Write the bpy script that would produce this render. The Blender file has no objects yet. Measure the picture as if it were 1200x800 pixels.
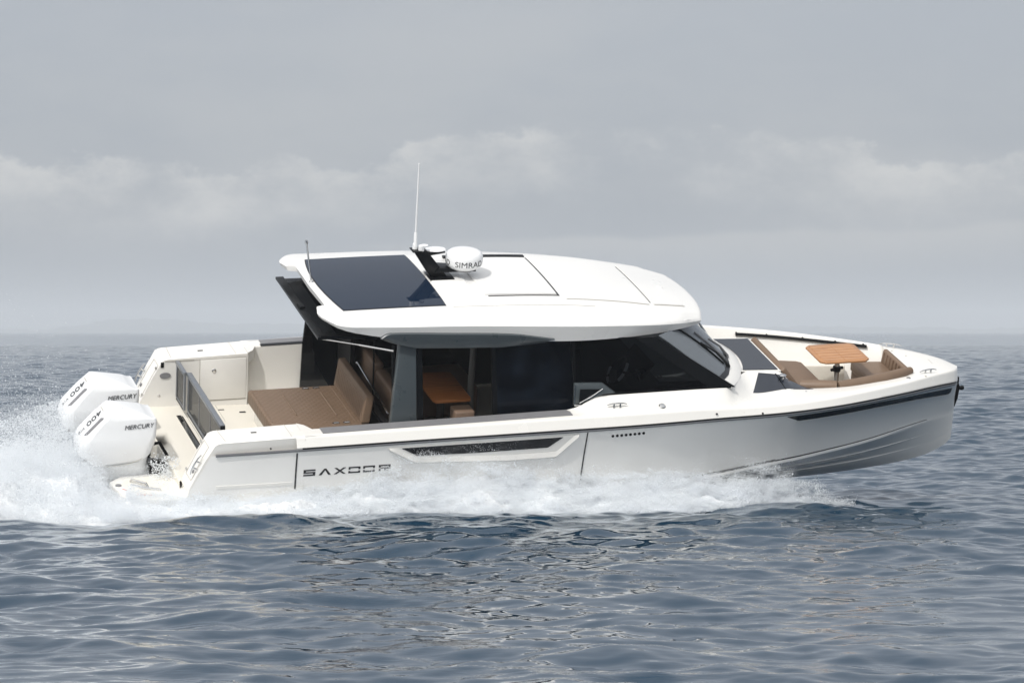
import bpy, bmesh, math, random
import numpy as np
from mathutils import Matrix, Vector
random.seed(7)
rng = np.random.default_rng(11)
S = bpy.context.scene
COL = S.collection

# ------------------------------------------------------------------ camera, sky, sun, exposure
CAM_H = 2.25
cam_d = bpy.data.cameras.new('camera')
cam_d.sensor_width = 36.0
cam_d.lens = 150.0
cam_d.clip_start = 0.5
cam_d.clip_end = 40000.0
cam = bpy.data.objects.new('camera', cam_d)
COL.objects.link(cam)
cam.location = (0, 0, CAM_H)
cam.rotation_euler = (math.radians(90) - math.atan(12 / 5000.0), 0, 0)
S.camera = cam

SUN_TO = Vector((-0.31, -0.70, 0.64)).normalized()
SUN_EL = math.asin(SUN_TO.z)
SUN_AZ = math.atan2(SUN_TO.x, SUN_TO.y)
sun_d = bpy.data.lights.new('sun', 'SUN')
sun_d.energy = 2.45
sun_d.angle = math.radians(1.6)
sun_d.color = (1.0, 0.97, 0.925)
sun = bpy.data.objects.new('sun', sun_d)
COL.objects.link(sun)
sun.rotation_euler = (-SUN_TO).to_track_quat('-Z', 'Y').to_euler()

W = bpy.data.worlds.new('World')
S.world = W
W.use_nodes = True


def build_world():
    nt = W.node_tree
    nt.nodes.clear()
    L = nt.links

    def N(t, **k):
        n = nt.nodes.new(t)
        for a, b in k.items():
            setattr(n, a, b)
        return n

    def M(op, a, b=None, c=None, clamp=False):
        n = N('ShaderNodeMath', operation=op, use_clamp=clamp)
        for i, v in enumerate((a, b, c)):
            if v is None:
                continue
            if isinstance(v, (int, float)):
                n.inputs[i].default_value = v
            else:
                L.new(v, n.inputs[i])
        return n.outputs[0]

    def smooth(v, a, b):
        n = N('ShaderNodeMapRange', interpolation_type='SMOOTHSTEP')
        L.new(v, n.inputs['Value'])
        n.inputs['From Min'].default_value = a
        n.inputs['From Max'].default_value = b
        return n.outputs['Result']

    def mixc(f, a, b):
        n = N('ShaderNodeMix', data_type='RGBA')
        if isinstance(f, (int, float)):
            n.inputs[0].default_value = f
        else:
            L.new(f, n.inputs[0])
        for s, v in ((6, a), (7, b)):
            if isinstance(v, tuple):
                n.inputs[s].default_value = (*v, 1)
            else:
                L.new(v, n.inputs[s])
        return n.outputs[2]

    tc = N('ShaderNodeTexCoord')
    sep = N('ShaderNodeSeparateXYZ')
    L.new(tc.outputs['Generated'], sep.inputs[0])
    z = sep.outputs[2]
    az = M('ARCTAN2', sep.outputs[0], sep.outputs[1])
    el = M('MULTIPLY', z, 57.3)                     # elevation in degrees
    azd = M('MULTIPLY', az, 57.3)

    def noise(sx, sy, seed, detail=6, rough=0.55):
        cx = N('ShaderNodeCombineXYZ')
        L.new(M('MULTIPLY', azd, sx), cx.inputs[0])
        L.new(M('MULTIPLY', el, sy), cx.inputs[1])
        cx.inputs[2].default_value = seed
        n = N('ShaderNodeTexNoise')
        L.new(cx.outputs[0], n.inputs['Vector'])
        n.inputs['Scale'].default_value = 1.0
        n.inputs['Detail'].default_value = detail
        n.inputs['Roughness'].default_value = rough
        return n.outputs['Fac']

    sky = N('ShaderNodeTexSky', sky_type='NISHITA')
    sky.sun_disc = False
    sky.sun_elevation = SUN_EL
    sky.sun_rotation = SUN_AZ
    # overcast deck: grey-blue, brighter overhead
    n_big = noise(0.16, 0.42, 3.1, 5)
    base = mixc(smooth(el, 0.0, 4.6), (3.24, 3.56, 4.06), (4.26, 4.56, 5.08))
    base = mixc(smooth(el, 9.0, 70.0), base, (7.4, 7.7, 8.2))
    # thin cloud glows broadly round the veiled sun
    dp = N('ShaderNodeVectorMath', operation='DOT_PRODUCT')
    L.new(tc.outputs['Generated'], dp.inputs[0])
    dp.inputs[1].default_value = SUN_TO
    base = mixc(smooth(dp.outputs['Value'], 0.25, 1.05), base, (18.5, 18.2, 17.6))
    streak = M('MULTIPLY', M('SUBTRACT', n_big, 0.5), 1.0)
    base = mixc(smooth(M('ADD', n_big, 0.0), 0.38, 0.66), base, mixc(0.35, base, (5.6, 5.65, 5.75)))
    # cumulus bank: billowed top edge near 2.3 degrees, fading downwards
    n1 = noise(0.22, 0.10, 8.6, 2)
    n2 = noise(0.95, 1.5, 1.7, 8, 0.62)
    top = M('ADD', M('MULTIPLY', M('SUBTRACT', n1, 0.5), 1.5), M('MULTIPLY', M('SUBTRACT', n2, 0.5), 1.15))
    d1 = M('SUBTRACT', M('ADD', top, 2.48), el)     # degrees beneath the bank's top
    rise = smooth(d1, 0.0, 0.16)
    fade = M('SUBTRACT', 1.0, smooth(d1, 0.08, 1.35))
    puff = M('MULTIPLY', M('MULTIPLY', rise, fade), smooth(noise(0.55, 0.9, 5.5, 6, 0.6), 0.34, 0.62))
    c1 = mixc(M('MULTIPLY', puff, 0.85), base, (6.5, 6.5, 6.5))
    c1 = mixc(M('MULTIPLY', M('MULTIPLY', rise, smooth(d1, 0.5, 1.7)), 0.62), c1, (3.7, 3.98, 4.42))
    # low stratus sheet with a soft bright upper rim near 1.3 degrees
    n3 = noise(0.20, 0.2, 12.4, 3)
    d2 = M('SUBTRACT', M('ADD', M('MULTIPLY', M('SUBTRACT', n3, 0.5), 1.0), 1.32), el)
    right = smooth(azd, -3.2, 0.3)
    rim = M('MULTIPLY', M('MULTIPLY', smooth(d2, -0.03, 0.10), M('SUBTRACT', 1.0, smooth(d2, 0.06, 0.75))), right)
    c2 = mixc(M('MULTIPLY', rim, 0.62), c1, (5.3, 5.38, 5.5))
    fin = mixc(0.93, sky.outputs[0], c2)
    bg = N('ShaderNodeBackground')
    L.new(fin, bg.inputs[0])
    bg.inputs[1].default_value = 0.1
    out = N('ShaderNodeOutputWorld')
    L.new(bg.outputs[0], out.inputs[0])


build_world()
S.view_settings.view_transform = 'Standard'
S.view_settings.look = 'None'
S.view_settings.exposure = 0.0
S.view_settings.gamma = 1.0
S.view_settings.use_curve_mapping = False
S.cycles.max_bounces = 8
S.cycles.transparent_max_bounces = 12
S.cycles.volume_bounces = 1
S.cycles.use_denoising = True

# ------------------------------------------------------------------ materials


def mat(name, col, rough=0.5, metal=0.0, coat=0.0, noise=0.0, nscale=6.0, bump=0.0, bscale=40.0, spec=0.5, rnoise=0.0):
    m = bpy.data.materials.new(name)
    m.use_nodes = True
    nt = m.node_tree
    b = nt.nodes['Principled BSDF']
    b.inputs['Base Color'].default_value = (*col, 1)
    b.inputs['Roughness'].default_value = rough
    b.inputs['Metallic'].default_value = metal
    b.inputs['Coat Weight'].default_value = coat
    b.inputs['Coat Roughness'].default_value = 0.06
    b.inputs['Specular IOR Level'].default_value = spec
    tc = nt.nodes.new('ShaderNodeTexCoord')
    if noise or rnoise:
        n = nt.nodes.new('ShaderNodeTexNoise')
        n.inputs['Scale'].default_value = nscale
        n.inputs['Detail'].default_value = 5
        nt.links.new(tc.outputs['Object'], n.inputs['Vector'])
        if noise:
            mx = nt.nodes.new('ShaderNodeMix')
            mx.data_type = 'RGBA'
            mx.inputs[6].default_value = (*[c * (1 - noise) for c in col], 1)
            mx.inputs[7].default_value = (*[min(1, c * (1 + noise)) for c in col], 1)
            nt.links.new(n.outputs['Fac'], mx.inputs[0])
            nt.links.new(mx.outputs[2], b.inputs['Base Color'])
        if rnoise:
            mr = nt.nodes.new('ShaderNodeMapRange')
            mr.inputs['From Min'].default_value = 0.3
            mr.inputs['From Max'].default_value = 0.7
            mr.inputs['To Min'].default_value = max(0, rough - rnoise)
            mr.inputs['To Max'].default_value = rough + rnoise
            nt.links.new(n.outputs['Fac'], mr.inputs['Value'])
            nt.links.new(mr.outputs['Result'], b.inputs['Roughness'])
    if bump:
        n2 = nt.nodes.new('ShaderNodeTexNoise')
        n2.inputs['Scale'].default_value = bscale
        n2.inputs['Detail'].default_value = 3
        nt.links.new(tc.outputs['Object'], n2.inputs['Vector'])
        bp = nt.nodes.new('ShaderNodeBump')
        bp.inputs['Strength'].default_value = bump
        bp.inputs['Distance'].default_value = 0.01
        nt.links.new(n2.outputs['Fac'], bp.inputs['Height'])
        nt.links.new(bp.outputs['Normal'], b.inputs['Normal'])
    return m


M_white = mat('gelcoat white', (0.80, 0.785, 0.75), 0.24, coat=0.3, noise=0.025, nscale=1.3, rnoise=0.06)
M_roof = mat('roof gelcoat', (0.77, 0.765, 0.75), 0.32, coat=0.15, noise=0.02, nscale=1.1, rnoise=0.08)
M_hull = mat('hull gelcoat', (0.845, 0.835, 0.81), 0.17, coat=0.5, noise=0.03, nscale=0.9, rnoise=0.05)
M_cream = mat('cream non skid', (0.75, 0.715, 0.64), 0.55, noise=0.03, nscale=2.0, bump=0.12, bscale=160)
M_engine = mat('outboard paint', (0.80, 0.81, 0.82), 0.22, coat=0.5, noise=0.015, nscale=3)
M_grey = mat('dark grey gelcoat', (0.062, 0.075, 0.082), 0.33, coat=0.2, noise=0.08, nscale=5, rnoise=0.08)
M_strip = mat('grey rubber strip', (0.20, 0.20, 0.21), 0.6, noise=0.12, nscale=8)
M_black = mat('black trim', (0.0045, 0.005, 0.006), 0.3, noise=0.2, nscale=9, spec=0.22)
M_rub = mat('rub rail', (0.11, 0.115, 0.125), 0.3, noise=0.12, nscale=12)
M_blackgl = mat('black glass', (0.005, 0.006, 0.008), 0.04, spec=0.5, rnoise=0.015, nscale=2)
M_sunroof = mat('sunroof glass', (0.008, 0.017, 0.036), 0.05, spec=0.36, rnoise=0.02, nscale=1.2)
M_deckglass = mat('deck glass', (0.018, 0.022, 0.032), 0.07, spec=0.7, rnoise=0.02, nscale=1.5)
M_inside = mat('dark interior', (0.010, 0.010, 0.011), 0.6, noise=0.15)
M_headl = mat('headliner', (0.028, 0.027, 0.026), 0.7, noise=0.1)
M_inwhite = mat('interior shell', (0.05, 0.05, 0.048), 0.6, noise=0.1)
M_steel = mat('stainless', (0.62, 0.62, 0.62), 0.18, metal=1.0, rnoise=0.06, nscale=20)
M_alu = mat('gate aluminium', (0.33, 0.345, 0.37), 0.38, metal=0.85, rnoise=0.08, nscale=15)
M_text = mat('black lettering', (0.012, 0.012, 0.014), 0.4)
M_textg = mat('grey lettering', (0.045, 0.047, 0.052), 0.4)
M_line = mat('dark seam line', (0.03, 0.03, 0.032), 0.6)  # flat dark colour for seams, stripes and small fittings
M_joint = mat('panel joint', (0.42, 0.40, 0.36), 0.6)
M_red = mat('warning red', (0.55, 0.05, 0.04), 0.5)
M_dome = mat('radome plastic', (0.82, 0.83, 0.84), 0.3, coat=0.3, noise=0.01)
M_bowblk = mat('bow hull glass', (0.004, 0.005, 0.008), 0.08, spec=0.32, rnoise=0.03, nscale=5)


def leather(name, col, quilt=None):
    m = mat(name, col, 0.52, noise=0.10, nscale=7)
    nt = m.node_tree
    b = nt.nodes['Principled BSDF']
    tc = nt.nodes.new('ShaderNodeTexCoord')
    n = nt.nodes.new('ShaderNodeTexNoise')
    n.inputs['Scale'].default_value = 90
    nt.links.new(tc.outputs['Object'], n.inputs['Vector'])
    b1 = nt.nodes.new('ShaderNodeBump')
    b1.inputs['Strength'].default_value = 0.25
    b1.inputs['Distance'].default_value = 0.004
    nt.links.new(n.outputs['Fac'], b1.inputs['Height'])
    last = b1
    if quilt:
        # diamond quilting: two crossing sets of stitched grooves
        mp = nt.nodes.new('ShaderNodeMapping')
        mp.inputs['Rotation'].default_value = (0, 0, quilt[1])
        nt.links.new(tc.outputs['Object'], mp.inputs['Vector'])
        hs = []
        for d in ('X', 'Y'):
            w = nt.nodes.new('ShaderNodeTexWave')
            w.wave_type = 'BANDS'
            w.bands_direction = d
            w.wave_profile = 'SIN'
            w.inputs['Scale'].default_value = quilt[0]
            w.inputs['Distortion'].default_value = 0.25
            nt.links.new(mp.outputs[0], w.inputs['Vector'])
            p = nt.nodes.new('ShaderNodeMath')
            p.operation = 'POWER'
            nt.links.new(w.outputs['Fac'], p.inputs[0])
            p.inputs[1].default_value = 0.35
            hs.append(p)
        mn = nt.nodes.new('ShaderNodeMath')
        mn.operation = 'MINIMUM'
        nt.links.new(hs[0].outputs[0], mn.inputs[0])
        nt.links.new(hs[1].outputs[0], mn.inputs[1])
        b2 = nt.nodes.new('ShaderNodeBump')
        b2.inputs['Strength'].default_value = 0.45
        b2.inputs['Distance'].default_value = 0.010
        nt.links.new(mn.outputs[0], b2.inputs['Height'])
        nt.links.new(b1.outputs['Normal'], b2.inputs['Normal'])
        last = b2
    nt.links.new(last.outputs['Normal'], b.inputs['Normal'])
    return m


M_leather = leather('brown leather', (0.172, 0.115, 0.076))
M_quilt = leather('quilted brown leather', (0.172, 0.115, 0.076), (4.6, 0.75))
M_leather_in = leather('tan leather inside', (0.20, 0.135, 0.095))


def wood(name, c1, c2, scale, groove=0.0, axis='X'):
    m = mat(name, c1, 0.38, coat=0.25)
    nt = m.node_tree
    b = nt.nodes['Principled BSDF']
    tc = nt.nodes.new('ShaderNodeTexCoord')
    mp = nt.nodes.new('ShaderNodeMapping')
    mp.inputs['Scale'].default_value = (1.0, 9.0, 9.0) if axis == 'X' else (9.0, 1.0, 9.0)
    nt.links.new(tc.outputs['Object'], mp.inputs['Vector'])
    n = nt.nodes.new('ShaderNodeTexNoise')
    n.inputs['Scale'].default_value = scale
    n.inputs['Detail'].default_value = 6
    n.inputs['Distortion'].default_value = 0.6
    nt.links.new(mp.outputs[0], n.inputs['Vector'])
    r = nt.nodes.new('ShaderNodeValToRGB')
    r.color_ramp.elements[0].position = 0.3
    r.color_ramp.elements[0].color = (*c2, 1)
    r.color_ramp.elements[1].position = 0.7
    r.color_ramp.elements[1].color = (*c1, 1)
    nt.links.new(n.outputs['Fac'], r.inputs[0])
    nt.links.new(r.outputs[0], b.inputs['Base Color'])
    return m


M_teak = wood('teak', (0.52, 0.27, 0.12), (0.36, 0.17, 0.07), 4)
M_teakrim = wood('teak rim', (0.45, 0.22, 0.09), (0.36, 0.17, 0.07), 4)
M_walnut = wood('varnished table', (0.46, 0.18, 0.055), (0.30, 0.105, 0.03), 4)


def tinted(name, trans, col, fac, rough=0.02, painted_refl=0.0, spec=0.5):
    """glass pane: part see-through tint, part glossy dark surface"""
    m = bpy.data.materials.new(name)
    m.use_nodes = True
    nt = m.node_tree
    p = nt.nodes['Principled BSDF']
    p.inputs['Base Color'].default_value = (*col, 1)
    p.inputs['Roughness'].default_value = rough
    p.inputs['Specular IOR Level'].default_value = spec
    t = nt.nodes.new('ShaderNodeBsdfTransparent')
    t.inputs[0].default_value = (*trans, 1)
    lw = nt.nodes.new('ShaderNodeFresnel')
    lw.inputs['IOR'].default_value = 1.5
    mr = nt.nodes.new('ShaderNodeMapRange')
    mr.inputs['To Min'].default_value = fac
    mr.inputs['To Max'].default_value = 1.0
    nt.links.new(lw.outputs[0], mr.inputs['Value'])
    mx = nt.nodes.new('ShaderNodeMixShader')
    nt.links.new(mr.outputs['Result'], mx.inputs[0])
    nt.links.new(t.outputs[0], mx.inputs[1])
    nt.links.new(p.outputs[0], mx.inputs[2])
    nt.links.new(mx.outputs[0], nt.nodes['Material Output'].inputs[0])
    if painted_refl:  # bluish blotches painted into the base colour stand in for reflections
        tc = nt.nodes.new('ShaderNodeTexCoord')
        n = nt.nodes.new('ShaderNodeTexNoise')
        n.inputs['Scale'].default_value = 3.0
        n.inputs['Detail'].default_value = 8
        nt.links.new(tc.outputs['Object'], n.inputs['Vector'])
        r = nt.nodes.new('ShaderNodeValToRGB')
        r.color_ramp.elements[0].position = 0.45
        r.color_ramp.elements[0].color = (*col, 1)
        r.color_ramp.elements[1].position = 0.75
        r.color_ramp.elements[1].color = (*[c + painted_refl * k for c, k in zip(col, (0.55, 0.8, 1.2))], 1)
        nt.links.new(n.outputs['Fac'], r.inputs[0])
        nt.links.new(r.outputs[0], p.inputs['Base Color'])
    return m


M_tint = tinted('tinted side glass', (0.62, 0.64, 0.66), (0.003, 0.0035, 0.006), 0.18, painted_refl=0.004, spec=0.16)
M_door = tinted('sliding door glass', (0.16, 0.18, 0.21), (0.0025, 0.004, 0.008), 0.6, painted_refl=0.030, spec=0.22)
M_wind = tinted('windshield glass', (0.85, 0.88, 0.90), (0.34, 0.37, 0.40), 0.36)
M_smoke = tinted('smoked gate glass', (0.80, 0.79, 0.76), (0.16, 0.16, 0.155), 0.16)
M_tail = tinted('tailgate glass', (0.35, 0.36, 0.38), (0.02, 0.022, 0.026), 0.4)


def water_mat():
    m = bpy.data.materials.new('sea water')
    m.use_nodes = True
    nt = m.node_tree
    b = nt.nodes['Principled BSDF']
    b.inputs['Base Color'].default_value = (0.010, 0.035, 0.064, 1)
    b.inputs['Roughness'].default_value = 0.025
    b.inputs['IOR'].default_value = 1.333
    tc = nt.nodes.new('ShaderNodeTexCoord')
    last = None
    # wind ruffles the surface in patches and leaves smooth lanes between them
    pm = nt.nodes.new('ShaderNodeMapping')
    pm.inputs['Scale'].default_value = (0.35, 0.8, 1)
    nt.links.new(tc.outputs['Object'], pm.inputs['Vector'])
    pn = nt.nodes.new('ShaderNodeTexNoise')
    pn.inputs['Scale'].default_value = 1.1
    pn.inputs['Detail'].default_value = 4
    nt.links.new(pm.outputs[0], pn.inputs['Vector'])
    pr = nt.nodes.new('ShaderNodeMapRange')
    pr.inputs['From Min'].default_value = 0.47
    pr.inputs['From Max'].default_value = 0.66
    pr.inputs['To Min'].default_value = 0.03
    pr.inputs['To Max'].default_value = 0.42
    nt.links.new(pn.outputs['Fac'], pr.inputs['Value'])
    for sc, st, dist, sx, det in ((1.6, 0.06, 0.05, 0.6, 3), (7.0, 1.0, 0.016, 0.5, 3), (21.0, 1.0, 0.0065, 0.55, 2)):
        mp = nt.nodes.new('ShaderNodeMapping')
        mp.inputs['Scale'].default_value = (sx, 1, 1)
        nt.links.new(tc.outputs['Object'], mp.inputs['Vector'])
        n = nt.nodes.new('ShaderNodeTexNoise')
        n.inputs['Scale'].default_value = sc
        n.inputs['Detail'].default_value = det
        n.inputs['Distortion'].default_value = 0.5
        nt.links.new(mp.outputs[0], n.inputs['Vector'])
        bp = nt.nodes.new('ShaderNodeBump')
        if st < 1:
            bp.inputs['Strength'].default_value = st * 3
        else:
            nt.links.new(pr.outputs['Result'], bp.inputs['Strength'])
        bp.inputs['Distance'].default_value = dist
        nt.links.new(n.outputs['Fac'], bp.inputs['Height'])
        if last:
            nt.links.new(last.outputs['Normal'], bp.inputs['Normal'])
        last = bp
    # beyond the modelled waves the same chop goes on as relief in the surface
    sp_ = nt.nodes.new('ShaderNodeSeparateXYZ')
    nt.links.new(tc.outputs['Object'], sp_.inputs[0])
    mr = nt.nodes.new('ShaderNodeMapRange')
    mr.inputs['From Min'].default_value = 300
    mr.inputs['From Max'].default_value = 800
    nt.links.new(sp_.outputs[1], mr.inputs['Value'])
    for sc, dist in ((0.55, 0.55), (0.12, 1.1)):
        mp = nt.nodes.new('ShaderNodeMapping')
        mp.inputs['Scale'].default_value = (0.6, 1, 1)
        nt.links.new(tc.outputs['Object'], mp.inputs['Vector'])
        n = nt.nodes.new('ShaderNodeTexNoise')
        n.inputs['Scale'].default_value = sc
        n.inputs['Detail'].default_value = 4
        nt.links.new(mp.outputs[0], n.inputs['Vector'])
        bp = nt.nodes.new('ShaderNodeBump')
        nt.links.new(mr.outputs['Result'], bp.inputs['Strength'])
        bp.inputs['Distance'].default_value = dist
        nt.links.new(n.outputs['Fac'], bp.inputs['Height'])
        nt.links.new(last.outputs['Normal'], bp.inputs['Normal'])
        last = bp
    nt.links.new(last.outputs['Normal'], b.inputs['Normal'])
    return m


M_water = water_mat()


def foam_mat(name, trans=0.3, lo=0.62, hi=0.92, sc=9.0):
    m = bpy.data.materials.new(name)
    m.use_nodes = True
    nt = m.node_tree
    out = nt.nodes['Material Output']
    nt.nodes.remove(nt.nodes['Principled BSDF'])
    tc = nt.nodes.new('ShaderNodeTexCoord')
    n = nt.nodes.new('ShaderNodeTexNoise')
    n.inputs['Scale'].default_value = sc
    n.inputs['Detail'].default_value = 8
    n.inputs['Roughness'].default_value = 0.65
    nt.links.new(tc.outputs['Object'], n.inputs['Vector'])
    r = nt.nodes.new('ShaderNodeValToRGB')
    r.color_ramp.elements[0].position = 0.32
    r.color_ramp.elements[0].color = (lo, lo * 1.03, lo * 1.065, 1)
    r.color_ramp.elements[1].position = 0.62
    r.color_ramp.elements[1].color = (hi * 0.965, hi * 0.99, hi * 1.01, 1)
    nt.links.new(n.outputs['Fac'], r.inputs[0])
    d = nt.nodes.new('ShaderNodeBsdfDiffuse')
    t = nt.nodes.new('ShaderNodeBsdfTranslucent')
    nt.links.new(r.outputs[0], d.inputs[0])
    nt.links.new(r.outputs[0], t.inputs[0])
    bp = nt.nodes.new('ShaderNodeBump')
    bp.inputs['Strength'].default_value = 0.6
    bp.inputs['Distance'].default_value = 0.03
    n2 = nt.nodes.new('ShaderNodeTexNoise')
    n2.inputs['Scale'].default_value = 28
    n2.inputs['Detail'].default_value = 6
    nt.links.new(tc.outputs['Object'], n2.inputs['Vector'])
    nt.links.new(n2.outputs['Fac'], bp.inputs['Height'])
    nt.links.new(bp.outputs[0], d.inputs['Normal'])
    mx = nt.nodes.new('ShaderNodeMixShader')
    mx.inputs[0].default_value = trans
    nt.links.new(d.outputs[0], mx.inputs[1])
    nt.links.new(t.outputs[0], mx.inputs[2])
    nt.links.new(mx.outputs[0], out.inputs[0])
    return m


M_foam = foam_mat('sea foam', 0.2, 0.76, 0.93)
M_spray = foam_mat('spray droplets', 0.48, 0.89, 0.93, 3.0)
M_coast = mat('wooded coast', (0.040, 0.050, 0.040), 0.9, noise=0.5, nscale=0.02)

# ------------------------------------------------------------------ mesh helpers


def pchip(xs, ys):
    xs = np.asarray(xs, float)
    ys = np.asarray(ys, float)
    h = np.diff(xs)
    d = np.diff(ys) / h
    m = np.zeros_like(ys)
    m[0], m[-1] = d[0], d[-1]
    for i in range(1, len(xs) - 1):
        if d[i - 1] * d[i] > 0:
            w1, w2 = 2 * h[i] + h[i - 1], h[i] + 2 * h[i - 1]
            m[i] = (w1 + w2) / (w1 / d[i - 1] + w2 / d[i])

    def f(x):
        x = np.clip(np.asarray(x, float), xs[0], xs[-1])
        i = np.clip(np.searchsorted(xs, x, side='right') - 1, 0, len(xs) - 2)
        t = (x - xs[i]) / h[i]
        return ((2 * t ** 3 - 3 * t ** 2 + 1) * ys[i] + (t ** 3 - 2 * t ** 2 + t) * h[i] * m[i]
                + (-2 * t ** 3 + 3 * t ** 2) * ys[i + 1] + (t ** 3 - t ** 2) * h[i] * m[i + 1])
    return f


def link(o, parent=None):
    COL.objects.link(o)
    if parent is not None:
        o.parent = parent
    return o


def mk(name, verts, faces, material, parent=None, smooth=32, recalc=True):
    me = bpy.data.meshes.new(name)
    me.from_pydata([tuple(map(float, v)) for v in verts], [], [list(f) for f in faces])
    if recalc:
        bm = bmesh.new()
        bm.from_mesh(me)
        bmesh.ops.remove_doubles(bm, verts=bm.verts, dist=1e-5)
        bmesh.ops.recalc_face_normals(bm, faces=bm.faces)
        bm.to_mesh(me)
        bm.free()
    me.materials.append(material)
    if smooth:
        me.polygons.foreach_set('use_smooth', [True] * len(me.polygons))
        me.set_sharp_from_angle(angle=math.radians(smooth))
    o = bpy.data.objects.new(name, me)
    return link(o, parent)


def from_bm(name, bm, material, parent=None, smooth=32):
    bmesh.ops.recalc_face_normals(bm, faces=bm.faces)
    me = bpy.data.meshes.new(name)
    bm.to_mesh(me)
    bm.free()
    me.materials.append(material)
    if smooth:
        me.polygons.foreach_set('use_smooth', [True] * len(me.polygons))
        me.set_sharp_from_angle(angle=math.radians(smooth))
    o = bpy.data.objects.new(name, me)
    return link(o, parent)


class MB:
    """collects verts and faces"""

    def __init__(s):
        s.v, s.f = [], []

    def add(s, v, f):
        n = len(s.v)
        s.v += [tuple(map(float, p)) for p in v]
        s.f += [[i + n for i in q] for q in f]
        return s

    def grid(s, P, flip=False):
        P = np.asarray(P, float)
        a, b = P.shape[:2]
        s.add(P.reshape(-1, 3), [[i * b + j, i * b + j + 1, (i + 1) * b + j + 1, (i + 1) * b + j]
                                 for i in range(a - 1) for j in range(b - 1)])
        return s

    def poly(s, pts):
        return s.add(pts, [list(range(len(pts)))])

    def prism(s, pts, vec):
        """closed prism: polygon pts swept along vec"""
        n = len(pts)
        vec = np.asarray(vec, float)
        a = [np.asarray(p, float) for p in pts]
        b = [p + vec for p in a]
        f = [list(range(n))[::-1], [n + i for i in range(n)]]
        f += [[i, (i + 1) % n, n + (i + 1) % n, n + i] for i in range(n)]
        return s.add(a + b, f)

    def box(s, a, b):
        (x0, y0, z0), (x1, y1, z1) = a, b
        return s.prism([(x0, y0, z0), (x1, y0, z0), (x1, y1, z0), (x0, y1, z0)], (0, 0, z1 - z0))

    def tube(s, pts, r, n=10, cap=True):
        pts = [np.asarray(p, float) for p in pts]
        rs = r if isinstance(r, (list, tuple)) else [r] * len(pts)
        base = len(s.v)
        prev = None
        for i, p in enumerate(pts):
            t = pts[min(i + 1, len(pts) - 1)] - pts[max(i - 1, 0)]
            t = t / (np.linalg.norm(t) + 1e-12)
            if prev is None:
                a = np.array([0, 0, 1.0]) if abs(t[2]) < 0.9 else np.array([1.0, 0, 0])
            else:
                a = prev
            u = a - t * (a @ t)
            u /= np.linalg.norm(u)
            prev = u
            w = np.cross(t, u)
            for k in range(n):
                q = 2 * math.pi * k / n
                s.v.append(tuple(p + rs[i] * (math.cos(q) * u + math.sin(q) * w)))
        for i in range(len(pts) - 1):
            for k in range(n):
                k2 = (k + 1) % n
                s.f.append([base + i * n + k, base + i * n + k2, base + (i + 1) * n + k2, base + (i + 1) * n + k])
        if cap:
            s.f.append([base + k for k in range(n)][::-1])
            e = base + (len(pts) - 1) * n
            s.f.append([e + k for k in range(n)])
        return s

    def lathe(s, prof, c, axis=(0, 0, 1), n=32):
        """profile list of (r, h) about an axis through c"""
        axis = np.asarray(axis, float)
        axis /= np.linalg.norm(axis)
        a = np.array([1.0, 0, 0]) if abs(axis[0]) < 0.9 else np.array([0, 1.0, 0])
        u = a - axis * (a @ axis)
        u /= np.linalg.norm(u)
        w = np.cross(axis, u)
        base = len(s.v)
        c = np.asarray(c, float)
        for r, h in prof:
            for k in range(n):
                q = 2 * math.pi * k / n
                s.v.append(tuple(c + axis * h + r * (math.cos(q) * u + math.sin(q) * w)))
        for i in range(len(prof) - 1):
            for k in range(n):
                k2 = (k + 1) % n
                s.f.append([base + i * n + k, base + i * n + k2, base + (i + 1) * n + k2, base + (i + 1) * n + k])
        s.f.append([base + k for k in range(n)][::-1])
        e = base + (len(prof) - 1) * n
        s.f.append([e + k for k in range(n)])
        return s

    def build(s, name, material, parent=None, smooth=32, bevel=0.0, seg=2):
        if not bevel:
            return mk(name, s.v, s.f, material, parent, smooth)
        me = bpy.data.meshes.new(name)
        me.from_pydata(s.v, [], s.f)
        bm = bmesh.new()
        bm.from_mesh(me)
        bmesh.ops.remove_doubles(bm, verts=bm.verts, dist=1e-5)
        bmesh.ops.recalc_face_normals(bm, faces=bm.faces)
        ed = [e for e in bm.edges if len(e.link_faces) == 2 and e.calc_face_angle(0) > math.radians(25)]
        bmesh.ops.bevel(bm, geom=ed, offset=bevel, segments=seg, profile=0.5, affect='EDGES', clamp_overlap=True)
        bpy.data.meshes.remove(me)
        return from_bm(name, bm, material, parent, smooth)


def part(name, material, parent, fill, smooth=32, bevel=0.0, seg=2):
    m = MB()
    fill(m)
    return m.build(name, material, parent, smooth, bevel, seg)


def text(name, s, size, origin, right, up, material, parent, xs=1.0, shear=0.0, bold=0.0, align='LEFT', extr=0.0015):
    c = bpy.data.curves.new(name, 'FONT')
    c.body = s
    c.size = 1.0
    c.shear = shear
    c.offset = bold
    c.align_x = align
    c.extrude = 0.0
    o = bpy.data.objects.new(name, c)
    COL.objects.link(o)
    dg = bpy.context.evaluated_depsgraph_get()
    me = bpy.data.meshes.new_from_object(o.evaluated_get(dg))
    bpy.data.objects.remove(o)
    bpy.data.curves.remove(c)
    r = np.asarray(right, float)
    r /= np.linalg.norm(r)
    u = np.asarray(up, float)
    u = u - r * (u @ r)
    u /= np.linalg.norm(u)
    nn = np.cross(r, u)
    og = np.asarray(origin, float)
    vs = [og + r * v.co.x * size * xs + u * v.co.y * size for v in me.vertices]
    fs = [list(p.vertices) for p in me.polygons]
    bpy.data.meshes.remove(me)
    m = MB()
    m.add(vs, fs)
    m.add([v + nn * extr for v in vs], fs)
    return mk(name, m.v, m.f, material, parent, 0, recalc=False)


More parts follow.
